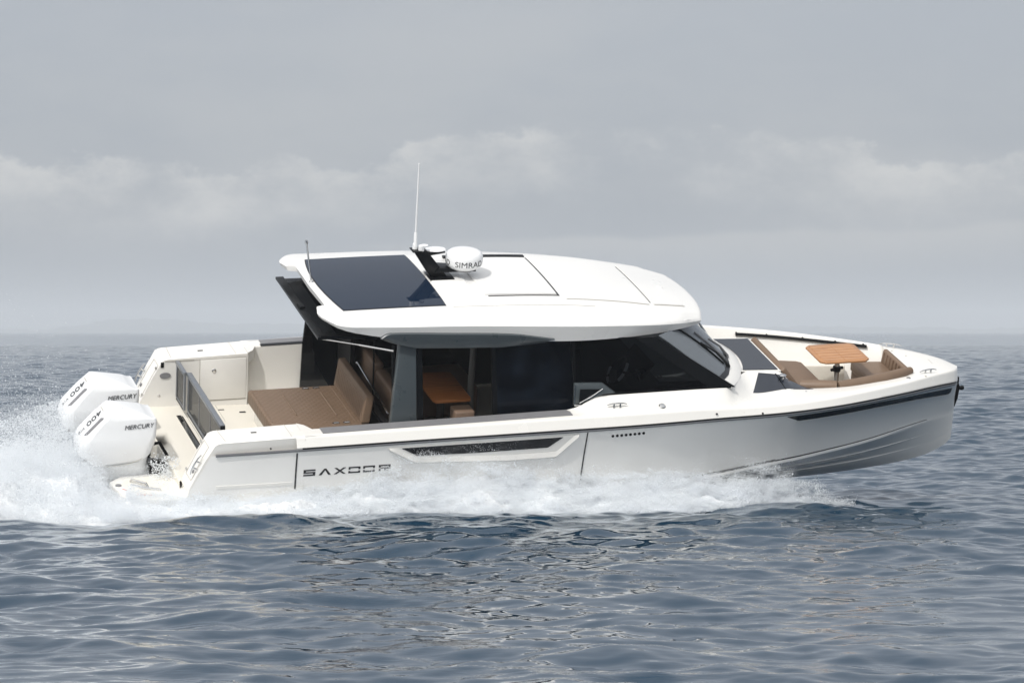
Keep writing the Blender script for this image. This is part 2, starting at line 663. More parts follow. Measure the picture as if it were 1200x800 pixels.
def fbm2(x, y, seed=0, octs=4, lac=2.0, gain=0.5):
    r = np.random.default_rng(seed)
    tab = r.random((256, 256))
    out = np.zeros_like(x)
    a, fq, tot = 1.0, 1.0, 0.0
    for o in range(octs):
        X = x * fq + o * 17.3
        Y = y * fq + o * 9.1
        xi = np.floor(X).astype(int)
        yi = np.floor(Y).astype(int)
        fx = X - xi
        fy = Y - yi
        fx = fx * fx * (3 - 2 * fx)
        fy = fy * fy * (3 - 2 * fy)
        g = lambda i, j: tab[(xi + i) % 256, (yi + j) % 256]
        out += a * ((g(0, 0) * (1 - fx) + g(1, 0) * fx) * (1 - fy) + (g(0, 1) * (1 - fx) + g(1, 1) * fx) * fy)
        tot += a
        a *= gain
        fq *= lac
    return out / tot


def noise3(p, seed=0, octs=3):
    r = np.random.default_rng(seed)
    tab = r.random((64, 64, 64))
    out = np.zeros(len(p))
    a, fq, tot = 1.0, 1.0, 0.0
    for o in range(octs):
        q = p * fq + o * 11.7
        i = np.floor(q).astype(int)
        f = q - i
        f = f * f * (3 - 2 * f)
        s = 0
        for dx in (0, 1):
            for dy in (0, 1):
                for dz in (0, 1):
                    w = (f[:, 0] if dx else 1 - f[:, 0]) * (f[:, 1] if dy else 1 - f[:, 1]) * (f[:, 2] if dz else 1 - f[:, 2])
                    s = s + w * tab[(i[:, 0] + dx) % 64, (i[:, 1] + dy) % 64, (i[:, 2] + dz) % 64]
        out += a * s
        tot += a
        a *= 0.5
        fq *= 2.0
    return out / tot

# ------------------------------------------------------------------ the sea: one sheet to the horizon
wr = np.random.default_rng(5)
NW = 130
w_len = np.exp(wr.uniform(math.log(0.20), math.log(4.6), NW))
w_dir = wr.normal(math.radians(250), math.radians(52), NW)
w_ph = wr.uniform(0, 2 * math.pi, NW)
w_slope = 0.0104 * np.sqrt(2) * wr.uniform(0.5, 1.4, NW) * np.where(w_len < 0.35, 0.6, 1.0) * np.where((w_len > 0.4) & (w_len < 1.3), 1.2, 1.0) * np.where(w_len > 2.6, 0.6, 1.0)
w_amp = w_slope * w_len / (2 * math.pi)


def hull_line(X):
    """world Y of the starboard waterline of the boat for a world X"""
    return 53.55 + 0.298 * X


def sea_h(X, Y, sp=0.0):
    h = np.zeros_like(X)
    for L_, d, p, a in zip(w_len, w_dir, w_ph, w_amp):
        k = 2 * math.pi / L_
        fade = np.clip((L_ / np.maximum(sp, 1e-6) - 3.5) / 4.0, 0, 1)
        ph = k * (X * math.cos(d) + Y * math.sin(d)) + p
        s = np.sin(ph)
        h += a * fade * (np.exp(1.15 * s) - 1.36) / 1.30
    # patches of calmer and rougher water
    h *= 0.30 + 1.4 * fbm2(X * 0.22, Y * 0.09, 21, 3) + 0.5 * np.clip((Y - 70) / 120, 0, 1)
    # diverging wave pushed out by the starboard side
    dline = Y - (hull_line(X) - 2.35 - 0.10 * np.clip(1 - X, 0, 9))
    h += 0.06 * np.exp(-(dline / 0.55) ** 2) * np.clip((3.2 - X) / 3, 0, 1) * np.clip((X + 9) / 3, 0, 1)
    h -= 0.03 * np.exp(-((dline + 1.2) / 0.6) ** 2) * np.clip((3.2 - X) / 3, 0, 1) * np.clip((X + 9) / 3, 0, 1)
    return h


def build_sea():
    ys = list(1.0 - np.geomspace(1.0, 10200, 40))[::-1] + [1.0]
    while ys[-1] < 24:
        ys.append(ys[-1] + 0.5)
    while ys[-1] < 70:
        ys.append(ys[-1] + 0.046)
    while ys[-1] < 650:
        ys.append(ys[-1] + 0.05 + 0.0011 * (ys[-1] - 70))
    st = 0.70
    while ys[-1] < 10100:
        st *= 1.012
        ys.append(ys[-1] + st)
    ys = np.array(ys)
    ta = np.concatenate([-np.geomspace(14, 0.16, 60)[:-1], np.linspace(-0.155, 0.155, 700), np.geomspace(0.16, 14, 60)[1:]])
    Y, T = np.meshgrid(ys, ta, indexing='ij')
    X = np.clip(T * (np.abs(Y - 1.0) + 5.0), -10200, 10200)
    spx = np.abs(np.gradient(X, axis=1)) + 1e-3
    spy = np.abs(np.gradient(Y, axis=0))
    sp = np.maximum(spx, spy)
    Z = sea_h(X, Y, sp)
    n, m = X.shape
    V = np.stack([X, Y, Z], -1).reshape(-1, 3)
    idx = np.arange(n * m).reshape(n, m)
    F = np.stack([idx[:-1, :-1], idx[:-1, 1:], idx[1:, 1:], idx[1:, :-1]], -1).reshape(-1, 4)
    return mesh_np('sea', V, F, M_water)


def mesh_np(name, V, F, material, parent=None, smooth=True):
    me = bpy.data.meshes.new(name)
    k = F.shape[1]
    me.vertices.add(len(V))
    me.vertices.foreach_set('co', V.astype(np.float32).ravel())
    me.loops.add(F.size)
    me.loops.foreach_set('vertex_index', F.astype(np.int32).ravel())
    me.polygons.add(len(F))
    me.polygons.foreach_set('loop_start', np.arange(0, F.size, k, dtype=np.int32))
    me.polygons.foreach_set('loop_total', np.full(len(F), k, dtype=np.int32))
    me.update(calc_edges=True)
    if smooth:
        me.polygons.foreach_set('use_smooth', [True] * len(F))
    me.materials.append(material)
    o = bpy.data.objects.new(name, me)
    return link(o, parent)


sea = build_sea()
sea['kind'] = 'structure'


def build_coast():
    """low wooded land about five kilometres away"""
    X = np.linspace(-3000, 3000, 900)
    px = 600 + X / 9600 * 5000
    hgt = np.interp(px, [-900, 60, 100, 130, 180, 230, 290, 345, 420, 600, 830, 900, 1000, 1100, 1200, 2100],
                    [8, 9, 22, 36, 37, 31, 26, 24, 20, 14, 13, 15, 16, 14, 12, 9])
    hgt = hgt * 0.78 + (fbm2(X * 0.016, X * 0 + 2, 3, 5, 2.2, 0.6) - 0.5) * 11 + (fbm2(X * 0.08, X * 0 + 7, 9, 3) - 0.5) * 6
    hgt = np.clip(hgt, 3.0, 48)
    rows = []
    for yy, k in ((9400, -0.2), (9415, 0.12), (9440, 0.5), (9500, 0.85), (9600, 1.0), (9800, 0.8), (10050, 0.3)):
        jit = (fbm2(X * 0.03 + yy, X * 0 + yy * 0.1, 14, 4) - 0.5)
        rows.append(np.stack([X * yy / 9600, np.full_like(X, yy) + jit * 40, hgt * k + jit * 5 * max(k, 0)], -1))
    P = np.array(rows)
    m = MB()
    m.grid(P)
    o = mk('coast_hills', m.v, m.f, M_coast, None, 60)
    o['kind'] = 'structure'


build_coast()


def build_haze():
    m = MB()
    m.box((-10400, -10400, -2.0), (10400, 10400, 52.0))
    hm = bpy.data.materials.new('haze air')
    hm.use_nodes = True
    nt = hm.node_tree
    nt.nodes.remove(nt.nodes['Principled BSDF'])
    v = nt.nodes.new('ShaderNodeVolumePrincipled')
    v.inputs['Color'].default_value = (0.90, 0.94, 0.985, 1)
    v.inputs['Density'].default_value = 0.00026
    v.inputs['Anisotropy'].default_value = 0.0
    nt.links.new(v.outputs[0], nt.nodes['Material Output'].inputs['Volume'])
    o = m.build('haze', hm, None, 0)
    o['kind'] = 'stuff'
    o['label'] = 'pale sea haze fading the far coast'
    return o


build_haze()

# ------------------------------------------------------------------ the motor yacht
# boat axes: x towards the bow, y to port, z up (metres); the root carries the heel, trim and heading of the photo
yacht = bpy.data.objects.new('motor_yacht', None)
COL.objects.link(yacht)
YM = Matrix(((0.9568, -0.286932, 0.046937, -6.026413),
             (0.285627, 0.897469, -0.336105, 53.581799),
             (0.054315, 0.334992, 0.940654, -0.233337),
             (0, 0, 0, 1)))
yacht.matrix_world = YM
yacht['label'] = 'white cabin motor yacht heeling at speed with twin white outboards and brown cushions'
yacht['category'] = 'motor yacht'
YM_np = np.array(YM)


def to_world(p):
    p = np.asarray(p, float)
    return p @ YM_np[:3, :3].T + YM_np[:3, 3]


yr = pchip([1.55, 2, 3, 4.5, 6, 7, 8, 8.7, 9.3, 9.72, 10.2, 10.63, 11.0, 11.41, 11.7, 11.95, 12.2, 12.30, 12.37, 12.40],
           [1.745, 1.77, 1.80, 1.825, 1.84, 1.835, 1.79, 1.715, 1.61, 1.51, 1.36, 1.19, 1.025, 0.825, 0.660, 0.51, 0.34, 0.25, 0.14, 0.03])
zr = pchip([1.55, 3, 5, 6.66, 8.15, 9.43, 10, 11.3, 12, 12.4], [1.535, 1.557, 1.582, 1.59, 1.587, 1.535, 1.505, 1.42, 1.345, 1.265])
yc = pchip([1.55, 4, 6, 7.2, 8.3, 9.0, 9.6, 10.3, 10.95, 11.5, 11.9, 12.2, 12.40], [1.63, 1.66, 1.655, 1.61, 1.50, 1.385, 1.25, 0.99, 0.71, 0.44, 0.255, 0.12, 0.018])
zc = pchip([1.55, 4, 6, 8.3, 9.6, 10.95, 11.9, 12.4], [0.56, 0.60, 0.65, 0.725, 0.785, 0.77, 0.79, 0.80])
zk = pchip([1.55, 5, 8, 10.2, 10.86, 11.52, 12.0, 12.18, 12.32, 12.40], [-0.12, -0.10, -0.05, 0.0, 0.037, 0.10, 0.185, 0.253, 0.33, 0.41])
zt = pchip([1.55, 2, 3, 5, 6.5, 8, 8.7, 9.2, 9.72, 10.63, 11.41, 11.86, 12.2, 12.40], [1.69, 1.695, 1.712, 1.735, 1.75, 1.735, 1.69, 1.655, 1.63, 1.595, 1.553, 1.522, 1.478, 1.43])
conc = pchip([1.55, 8, 9.5, 11, 12, 12.4], [0.012, 0.02, 0.05, 0.075, 0.04, 0.0])


def hull_y(x, z):
    t = np.clip((z - zc(x)) / (zr(x) - zc(x)), -0.2, 1.15)
    return yc(x) + (yr(x) - yc(x)) * t - conc(x) * np.sin(np.pi * np.clip(t, 0, 1))


def stern_rake(z):
    return 1.62 + (z - 1.05) * 0.50


def build_hull():
    xs = np.concatenate([np.linspace(1.62, 9, 70), np.linspace(9.1, 12.0, 60)[0:], np.linspace(12.03, 12.40, 24)])
    rings = []
    for i, x in enumerate(xs):
        half = []
        # keel -> strakes -> chine -> rail
        k = np.array([0.0, float(zk(x))])
        c = np.array([float(yc(x)), float(zc(x)) - 0.02])
        fade = float(np.clip((12.05 - x) / 0.8, 0, 1))
        for t in (0.0, 0.15, 0.30):
            half.append(k + (c - k) * t + np.array([0, -0.03 * math.sin(math.pi * t) * fade]))
        for t in (0.34, 0.62):
            p = k + (c - k) * t
            half.append(p + np.array([-0.002, -0.010 * fade]))
            half.append(p + np.array([0.017 * fade, -0.005 * fade]))
            half.append(p + np.array([0.014 * fade, 0.009 * fade]))
            half.append(p + (c - k) * 0.12)
        half.append(k + (c - k) * 0.93 + np.array([0, -0.022 * fade]))
        half.append(c + np.array([0.006 * fade, -0.016 * fade]))
        half.append(c + np.array([0.008 * fade, 0.0]))
        for t in np.linspace(0, 1, 9):
            z = float(zc(x) + (zr(x) - zc(x)) * t)
            half.append(np.array([float(hull_y(x, z)), z]))
        half = np.array(half)
        half[:, 0] = np.maximum(half[:, 0], 0)
        xx = np.full(len(half), x)
        if x < 2.6:
            r = 1.62 + (half[:, 1] - 1.05) * 0.5
            r = np.clip(r, 1.45, 1.9)
            xx = r + (x - 1.62) / (2.6 - 1.62) * (2.6 - r)
        st = np.stack([xx, -half[:, 0], half[:, 1]], 1)[::-1]
        pt = np.stack([xx, half[:, 0], half[:, 1]], 1)[1:]
        rings.append(np.concatenate([st, pt]))
    m = MB()
    m.grid(np.array(rings))
    return m.build('hull', M_hull, yacht, 28)


hull = build_hull()


def hull_strip(m, x0, x1, top, bot, d=0.006, side=-1, nx=60, nz=4):
    """a patch lying on the hull side between z = bot(x) and z = top(x), thickness d"""
    xs = np.linspace(x0, x1, nx)
    P, Q = [], []
    for x in xs:
        zs = np.linspace(bot(x), top(x), nz)
        y = hull_y(x, zs)
        P.append(np.stack([np.full(nz, x), side * (y + d), zs], 1))
        Q.append(np.stack([np.full(nz, x), side * (y - 0.01), zs], 1))
    P, Q = np.array(P), np.array(Q)
    m.grid(P)
    for A, B in ((P[0], Q[0]), (P[-1], Q[-1]), (P[:, 0], Q[:, 0]), (P[:, -1], Q[:, -1])):
        m.grid(np.stack([A, B], 0))
    return m


def hull_poly(m, pts, d=0.006, nx=50, nz=5, side=-1):
    """convex-ish polygon in (x, z) laid on the hull side"""
    pts = np.array(pts, float)
    x0, x1 = pts[:, 0].min(), pts[:, 0].max()

    def rng_at(x):
        zs = []
        for i in range(len(pts)):
            a, b = pts[i], pts[(i + 1) % len(pts)]
            if (a[0] - x) * (b[0] - x) <= 0 and abs(a[0] - b[0]) > 1e-9:
                zs.append(a[1] + (b[1] - a[1]) * (x - a[0]) / (b[0] - a[0]))
        return min(zs), max(zs)
    xs = sorted(set(list(np.linspace(x0 + 1e-4, x1 - 1e-4, nx)) + [float(p[0]) for p in pts if x0 + 1e-3 < p[0] < x1 - 1e-3]))
    P, Q = [], []
    for x in xs:
        a, b = rng_at(x)
        zs = np.linspace(a, b, nz)
        y = hull_y(x, zs)
        P.append(np.stack([np.full(nz, x), side * (y + d), zs], 1))
        Q.append(np.stack([np.full(nz, x), side * (y - 0.01), zs], 1))
    P, Q = np.array(P), np.array(Q)
    m.grid(P)
    for A, B in ((P[0], Q[0]), (P[-1], Q[-1]), (P[:, 0], Q[:, 0]), (P[:, -1], Q[:, -1])):
        m.grid(np.stack([A, B], 0))
    return m


def hull_rows(m, xs, rows, side=-1):
    """rows of (z(x), distance off the hull) joined into a moulded strip along the hull side"""
    m.grid(np.array([[(x, side * (float(hull_y(x, zf(x))) + d), zf(x)) for zf, d in rows] for x in xs]))


def rail_sweep(m, x0, x1, prof, side=-1, n=90):
    """profile of (dy, dz) from the rail line swept along the sheer"""
    xs = np.linspace(x0, x1, n)
    R = []
    for x in xs:
        R.append([(x, side * (float(yr(x)) + dy), float(zr(x)) + dz) for dy, dz in prof])
    R = np.array(R)
    R = np.concatenate([R, R[:, :1]], 1)
    m.grid(R)
    k = len(prof)
    m.poly([tuple(p) for p in R[0][:k]])
    m.poly([tuple(p) for p in R[-1][:k]])


for sd in (-1, 1):
    # rub rail: dark fendering with a bright lower bead
    part('rub_rail', M_rub, hull, lambda m: rail_sweep(m, 1.92 if sd < 0 else 1.95, 12.395, [(-0.02, -0.016), (0.012, -0.013), (0.017, 0.0), (0.012, 0.010), (-0.02, 0.012)], sd))
    part('rail_bead', M_black, hull, lambda m: rail_sweep(m, 3.0, 12.395, [(-0.02, 0.0125), (0.006, 0.0125), (0.006, 0.026), (-0.02, 0.028)], sd))

# bow: long dark hull glass with a light lower ledge; midships a dark window in a pale recess; both sides
pw = lambda xs, zs: (lambda x: float(np.interp(x, xs, zs)))
b_top = pw([9.43, 10.2, 10.9, 11.6, 12.235], [1.490, 1.452, 1.402, 1.325, 1.238])
b_bot = pw([9.43, 9.62, 10.2, 10.9, 11.6, 12.20, 12.235], [1.486, 1.388, 1.352, 1.302, 1.228, 1.142, 1.160])
m_top = pw([4.26, 5.3, 6.34], [1.507, 1.515, 1.524])
m_bot = pw([4.26, 4.47, 5.25, 6.16, 6.34], [1.503, 1.385, 1.375, 1.385, 1.520])
r_top = pw([4.08, 6.56], [1.517, 1.545])
r_bot = pw([4.08, 4.44, 5.66, 6.28, 6.56], [1.510, 1.298, 1.240, 1.245, 1.535])
for sd in (-1, 1):
    part('hull_window', M_bowblk, hull, lambda m: hull_strip(m, 9.43, 12.235, b_top, b_bot, 0.006, sd, 80, 5))
    part('window_ledge', M_white, hull, lambda m: hull_strip(m, 9.60, 12.21, lambda x: b_bot(x) - 0.003, lambda x: b_bot(x) - 0.036, 0.010, sd, 80, 3))
    part('window_recess', M_white, hull, lambda m: hull_strip(m, 4.08, 6.56, r_top, r_bot, 0.012, sd, 70, 5))
    part('recess_sill', M_white, hull, lambda m: hull_rows(m, np.linspace(4.10, 6.545, 80), [(lambda x: r_bot(x) - 0.030, 0.0), (lambda x: r_bot(x) - 0.004, 0.030), (lambda x: min(r_bot(x) + 0.004, r_top(x) - 0.004), 0.034), (lambda x: min(r_bot(x) + 0.075, r_top(x) - 0.001), 0.0135)], sd))
    part('hull_window', M_bowblk, hull, lambda m: hull_strip(m, 4.26, 6.34, m_top, m_bot, 0.016, sd, 70, 5))
# chine stripe and fine seams of the fold-down terrace
part('chine_stripe', M_line, hull, lambda m: hull_strip(m, 9.4, 11.93, lambda x: zc(x) + 0.022 - 0.012 * (x - 9.4) / 2.5, lambda x: zc(x) + 0.004, 0.005, -1, 70, 3))
part('chine_stripe', mat('textured stripe', (0.16, 0.16, 0.155), 0.5, noise=0.7, nscale=40), hull, lambda m: hull_strip(m, 7.6, 9.4, lambda x: zc(x) + 0.035, lambda x: zc(x) + 0.004, 0.005, -1, 50, 3))
part('side_seam', M_line, hull, lambda m: hull_poly(m, [(2.925, 1.52), (2.945, 1.52), (2.955, 0.70), (2.935, 0.70)], 0.003, 6, 12))
part('side_seam', M_line, hull, lambda m: hull_poly(m, [(6.655, 1.565), (6.672, 1.565), (6.66, 0.80), (6.643, 0.80)], 0.003, 6, 12))
part('hull_knuckle', M_white, hull, lambda m: hull_strip(m, 1.95, 2.90, lambda x: 1.115, lambda x: 1.075, 0.006, -1, 12, 3))
for i in range(8):
    x = 7.005 + i * 0.0585
    z = 1.483 + 0.0013 * i
    yv = -float(hull_y(x, z))
    part('vent_hole', M_black, hull, lambda m: m.lathe([(0.002, 0.010), (0.014, 0.0095), (0.0185, 0.006), (0.019, -0.01)], (x, yv, z), (0, -1, 0), 16))
# through hull outlets on the side of the coaming and near the bow
for (x, z) in ((2.60, 1.60), (9.05, 1.60)):
    part('hull_fitting', M_line, hull, lambda m: m.lathe([(0.004, 0.004), (0.012, 0.003), (0.012, -0.01)], (x, -float(yr(x)) - 0.001, z), (0, -1, 0), 12))


def hull_letters():
    """the maker's name on the side: wide letters cut by a horizontal gap"""
    m = MB()
    h, w, t = 0.088, 0.150, 0.019
    gap = 0.0365
    x0, z0 = 3.035, 1.187
    fx = lambda u, v: (x0 + u, z0 + v + (u) * 0.007)

    def seg(pts):
        pts = [fx(*p) for p in pts]
        hull_poly(m, pts, 0.004, 5, 3)
    adv = [0.0, 0.196, 0.387, 0.570, 0.755, 0.955]
    b = lambda o, u0, v0, u1, v1: seg([(o + u0, v0), (o + u1, v0), (o + u1, v1), (o + u0, v1)])
    o = adv[0]                                       # S
    b(o, 0, h - t, w, h); b(o, 0, 0.036, w, 0.053); b(o, 0, 0, w, t)
    b(o, 0, 0.0535, 0.03, h - t - 0.0005); b(o, w - 0.03, t + 0.0005, w, 0.0355)
    o = adv[1]                                       # A without its bar
    seg([(o + 0.0, 0), (o + 0.034, 0), (o + 0.090, h), (o + 0.064, h)])
    seg([(o + 0.064, h), (o + 0.090, h), (o + 0.154, 0), (o + 0.120, 0)])
    o = adv[2]                                       # X
    seg([(o, 0), (o + 0.034, 0), (o + w, h), (o + w - 0.034, h)])
    seg([(o, h), (o + 0.034, h), (o + w, 0), (o + w - 0.034, 0)])
    for o, kind in ((adv[3], 'D'), (adv[4], 'O'), (adv[5], 'R')):
        b(o, 0, h - t, w, h)
        if kind != 'R':
            b(o, 0, 0, w, t)
        else:
            b(o, 0.0245, 0.0315, w, 0.0315 + t * 0.9)
            seg([(o + 0.085, 0.0), (o + 0.122, 0.0), (o + 0.095, 0.031), (o + 0.060, 0.031)])
        b(o, 0, t + 0.0005 if kind != 'R' else 0, 0.024, 0.030); b(o, 0, 0.052, 0.024, h - t - 0.0005)
        if kind != 'R':
            b(o, w - 0.024, t + 0.0005, w, 0.030)
        b(o, w - 0.024, 0.052, w, h - t - 0.0005)
    return m.build('name_lettering', M_text, hull, 0)


hull_letters()

# ---------------------------------------------------------------- side decks and bulwarks


def side_deck(name, table, side, x0, x1, n, material):
    R = []
    fn = deck_section(table)
    for x in np.linspace(x0, x1, n):
        R.append([(x, side * a, b) for a, b in fn(x)])
    m = MB()
    m.grid(np.array(R))
    return m.build(name, material, yacht, 38)


def deck_section(table):
    xs_t = [r[0] for r in table]
    cols = [pchip(xs_t, [r[i] for r in table]) for i in range(1, 6)]

    def fn(x):
        ya, za, yi, zi, zl = [float(c(x)) for c in cols]
        Y, Zr, Zt = float(yr(x)), float(zr(x)), float(zt(x))
        pts = [(Y - 0.012, Zr + 0.005), (Y - 0.006, Zr + 0.030), (Y - 0.014, Zr + 0.045), (Y - 0.052, Zt - 0.026), (Y - 0.060, Zt - 0.010), (Y - 0.078, Zt)]
        yb = Y - 0.078
        pts += [(yb + (ya - yb) * 0.5, Zt + (za - Zt) * 0.42), (ya, za), (ya + (yi - ya) * 0.5, za + (zi - za) * 0.52), (yi + 0.012, zi), (yi, zi - 0.012), (min(yi, float(hull_y(x, zl)) - 0.04), zl)]
        return pts
    return fn


stb = [  # x, ya, za, yi, zi, z_low
    (2.93, 1.62, 1.713, 1.50, 1.711, 0.98), (4.5, 1.62, 1.731, 1.50, 1.729, 0.98), (6.40, 1.63, 1.750, 1.50, 1.750, 0.98),
    (6.56, 1.635, 1.755, 1.50, 1.775, 1.2), (6.93, 1.60, 1.845, 1.47, 1.905, 1.3), (8.0, 1.56, 1.845, 1.455, 1.907, 1.4),
    (8.60, 1.525, 1.825, 1.445, 1.900, 1.5), (8.76, 1.42, 1.78, 1.28, 1.870, 1.5), (8.92, 1.32, 1.725, 1.03, 1.835, 1.4), (9.07, 1.22, 1.69, 0.74, 1.800, 1.3),
    (9.2, 1.17, 1.67, 0.63, 1.785, 1.2), (9.62, 1.10, 1.64, 0.61, 1.765, 1.1), (9.75, 1.06, 1.622, 0.72, 1.66, 1.05),
    (10.0, 0.99, 1.60, 0.84, 1.585, 1.05), (10.4, 0.92, 1.582, 0.83, 1.570, 1.05), (11.0, 0.76, 1.565, 0.70, 1.560, 1.05),
    (11.42, 0.61, 1.556, 0.55, 1.553, 1.05), (11.56, 0.53, 1.552, 0.46, 1.550, 1.05)]
gunw = side_deck('side_deck', stb, -1, 2.93, 11.56, 200, M_white)
prt = [(2.93, 1.62, 1.713, 1.50, 1.711, 0.98), (6.40, 1.63, 1.750, 1.50, 1.750, 0.98), (6.93, 1.60, 1.845, 1.47, 1.905, 1.3), (8.0, 1.56, 1.845, 1.455, 1.907, 1.4),
       (8.60, 1.56, 1.72, 1.53, 1.715, 1.05), (8.9, 1.565, 1.675, 1.535, 1.67, 1.05), (9.3, 1.50, 1.648, 1.47, 1.645, 1.05), (9.72, 1.402, 1.629, 1.372, 1.626, 1.05),
       (10.2, 1.252, 1.610, 1.222, 1.606, 1.05), (10.63, 1.082, 1.594, 1.052, 1.590, 1.05), (11.0, 0.917, 1.577, 0.887, 1.572, 1.05), (11.41, 0.717, 1.554, 0.687, 1.550, 1.05), (11.56, 0.63, 1.550, 0.60, 1.548, 1.05)]
bulw = side_deck('port_bulwark', prt, 1, 2.93, 11.56, 160, M_white)


def strip_top(m, x0, x1, y0, y1, side, slant=0.0):
    xs = np.linspace(x0, x1, 40)
    a = []
    for x in xs:
        k = (x - x0) / (x1 - x0)
        f0 = x + slant * (1 if k == 0 else 0)
        a.append([(x, side * y1, float(zt(x)) + 0.001), (x, side * y1, float(zt(x)) + 0.008), (x - slant * (k - 0.5) * 2 * 0, side * y0, float(zt(x)) + 0.008), (x, side * y0, float(zt(x)) + 0.001)])
    m.grid(np.array(a))
    m.poly(a[0]); m.poly(a[-1])


part('toe_strip', M_strip, gunw, lambda m: strip_top(m, 3.28, 6.50, 1.505, 1.695, -1))
part('toe_strip', M_strip, bulw, lambda m: strip_top(m, 3.28, 6.50, 1.56, 1.705, 1))
part('toe_strip', M_black, bulw, lambda m: strip_top(m, 3.26, 6.50, 1.495, 1.555, 1))


def bow_deck():
    xs = np.concatenate([np.linspace(11.555, 12.2, 22), np.linspace(12.22, 12.397, 14)])
    R = []
    for x in xs:
        Y, Zr, Zt = float(yr(x)), float(zr(x)), float(zt(x))
        k = min(1.0, Y / 0.16)
        pts = [(Y - 0.012 * k, Zr + 0.005), (Y - 0.006 * k, Zr + 0.030), (Y - 0.014 * k, Zr + 0.045), (Y - 0.052 * k, Zt - 0.026), (Y - 0.060 * k, Zt - 0.010), (Y - 0.078 * k, Zt)]
        yb = Y - 0.078 * k
        pts += [(yb * f, Zt + 0.006 * (1 - f * f)) for f in (0.85, 0.6, 0.3, 0.0)]
        h = [(x, -a, b) for a, b in pts]
        R.append(h + [(p[0], -p[1], p[2]) for p in h[-2::-1]])
    m = MB()
    R = np.array(R)
    m.grid(R)
    lo = R[0].copy()
    lo[:, 2] = 1.02
    lim = float(hull_y(11.56, 1.02)) - 0.04
    lo[:, 1] = np.clip(lo[:, 1], -lim, lim)
    m.grid(np.stack([R[0], lo]))
    return m.build('bow_deck', M_white, yacht, 38)


bowd = bow_deck()


def cleat(m, c, d, L_=0.22, h=0.055, r=0.010, up=(0, 0, 1)):
    c, d, up = (np.asarray(v, float) for v in (c, d, up))
    d = d / np.linalg.norm(d)
    for s in (-0.16, 0.16):
        m.tube([c + d * s * L_ - up * 0.004, c + d * s * L_ + up * h], 0.012, 8)
    m.tube([c - d * L_ * 0.5 + up * h * 0.72, c - d * L_ * 0.3 + up * h * 0.98, c + up * h * 1.05, c + d * L_ * 0.3 + up * h * 0.98, c + d * L_ * 0.5 + up * h * 0.72], [r * 0.6, r, r * 1.15, r, r * 0.6], 8)


part('cleat', M_steel, bowd, lambda m: cleat(m, (11.80, -0.44, 1.523), (0.98, 0.2, 0), 0.26))
part('cleat', M_steel, bowd, lambda m: cleat(m, (11.66, 0.56, 1.535), (0.93, -0.36, 0), 0.30))
part('cleat', M_steel, gunw, lambda m: cleat(m, (7.09, -1.655, 1.806), (1, 0, 0), 0.26, 0.05))
part('fairlead', M_steel, gunw, lambda m: m.lathe([(0.005, 0.012), (0.035, 0.010), (0.045, 0.0)], (7.69, -1.655, 1.790), (0, -0.45, 0.9), 14))
part('fuel_flap', M_joint, gunw, lambda m: (m.box((8.60, -1.6705, 1.632), (8.80, -1.660, 1.636))))
part('deck_light', M_line, gunw, lambda m: m.lathe([(0.003, 0.004), (0.012, 0.003), (0.014, -0.01)], (8.40, -float(yr(8.4)) + 0.012, 1.665), (0, -1, 0.2), 12))
for (x, y, z) in ((9.86, -1.02, 1.603), (11.45, -0.63, 1.552)):
    part('deck_light', M_steel, gunw, lambda m: m.lathe([(0.004, 0.008), (0.028, 0.006), (0.034, -0.004)], (x, y, z), (0, 0, 1), 14))
for (x, y) in ((11.62, 0.40), (11.75, 0.22), (11.72, -0.56)):
    part('deck_light', M_joint, bowd, lambda m: m.lathe([(0.004, 0.006), (0.012, 0.005), (0.014, -0.006)], (x, y, float(zt(x)) + 0.003), (0, 0, 1), 12))
part('anchor_hatch', M_joint, bowd, lambda m: m.box((12.02, -0.05, float(zt(12.02)) + 0.0045), (12.025, 0.11, float(zt(12.02)) + 0.0085)))


def bow_rail(m):
    xs = np.linspace(9.74, 11.37, 24)
    pts = [(x, float(yr(x)) - 0.175, 1.545 - 0.036 * (x - 9.74) / 1.63 + 0.02) for x in xs]
    m.tube(pts, 0.021, 8)
    for x in (9.76, 10.15, 10.6, 11.0, 11.34):
        y = float(yr(x))
        m.tube([(x, y - 0.175, 1.565 - 0.036 * (x - 9.74) / 1.63), (x, y - 0.13, 1.575 - 0.036 * (x - 9.74) / 1.63)], 0.016, 6)


part('grab_rail', M_black, bulw, bow_rail)

# anchor on the stem


def anchor(m):
    m.tube([(12.40, 0, 1.235), (12.435, 0, 1.14), (12.425, 0, 0.98), (12.405, 0, 0.86)], [0.030, 0.034, 0.028, 0.012], 8)
    m.prism([(12.41, -0.10, 1.20), (12.44, -0.012, 1.16), (12.42, -0.012, 0.90)], (0, 0.02, 0))
    m.prism([(12.41, 0.10, 1.20), (12.44, 0.012, 1.16), (12.42, 0.012, 0.90)], (0, -0.02, 0))
    m.tube([(12.42, 0, 1.125), (12.50, 0, 1.120), (12.525, 0, 1.125)], [0.020, 0.034, 0.026], 8)
    m.box((12.36, -0.05, 1.20), (12.43, 0.05, 1.29))


part('anchor', M_black, yacht, anchor, bevel=0.004)

# ---------------------------------------------------------------- stern: deck, platforms, lockers, gate


def deck(m):
    xs = np.linspace(1.60, 7.6, 30)
    z = np.interp(xs, [1.6, 3.0, 4.3, 4.35, 7.6], [1.055, 1.0, 0.985, 0.985, 0.98])
    P = np.array([[(x, y, zz) for y in np.linspace(-1.56, 1.56, 9)] for x, zz in zip(xs, z)])
    m.grid(P)
    m.grid(np.array([[(1.60, y, 1.055) for y in np.linspace(-1.28, 1.28, 9)], [(1.585, y, 1.035) for y in np.linspace(-1.28, 1.28, 9)], [(1.60, y, 0.25) for y in np.linspace(-1.28, 1.28, 9)]]))


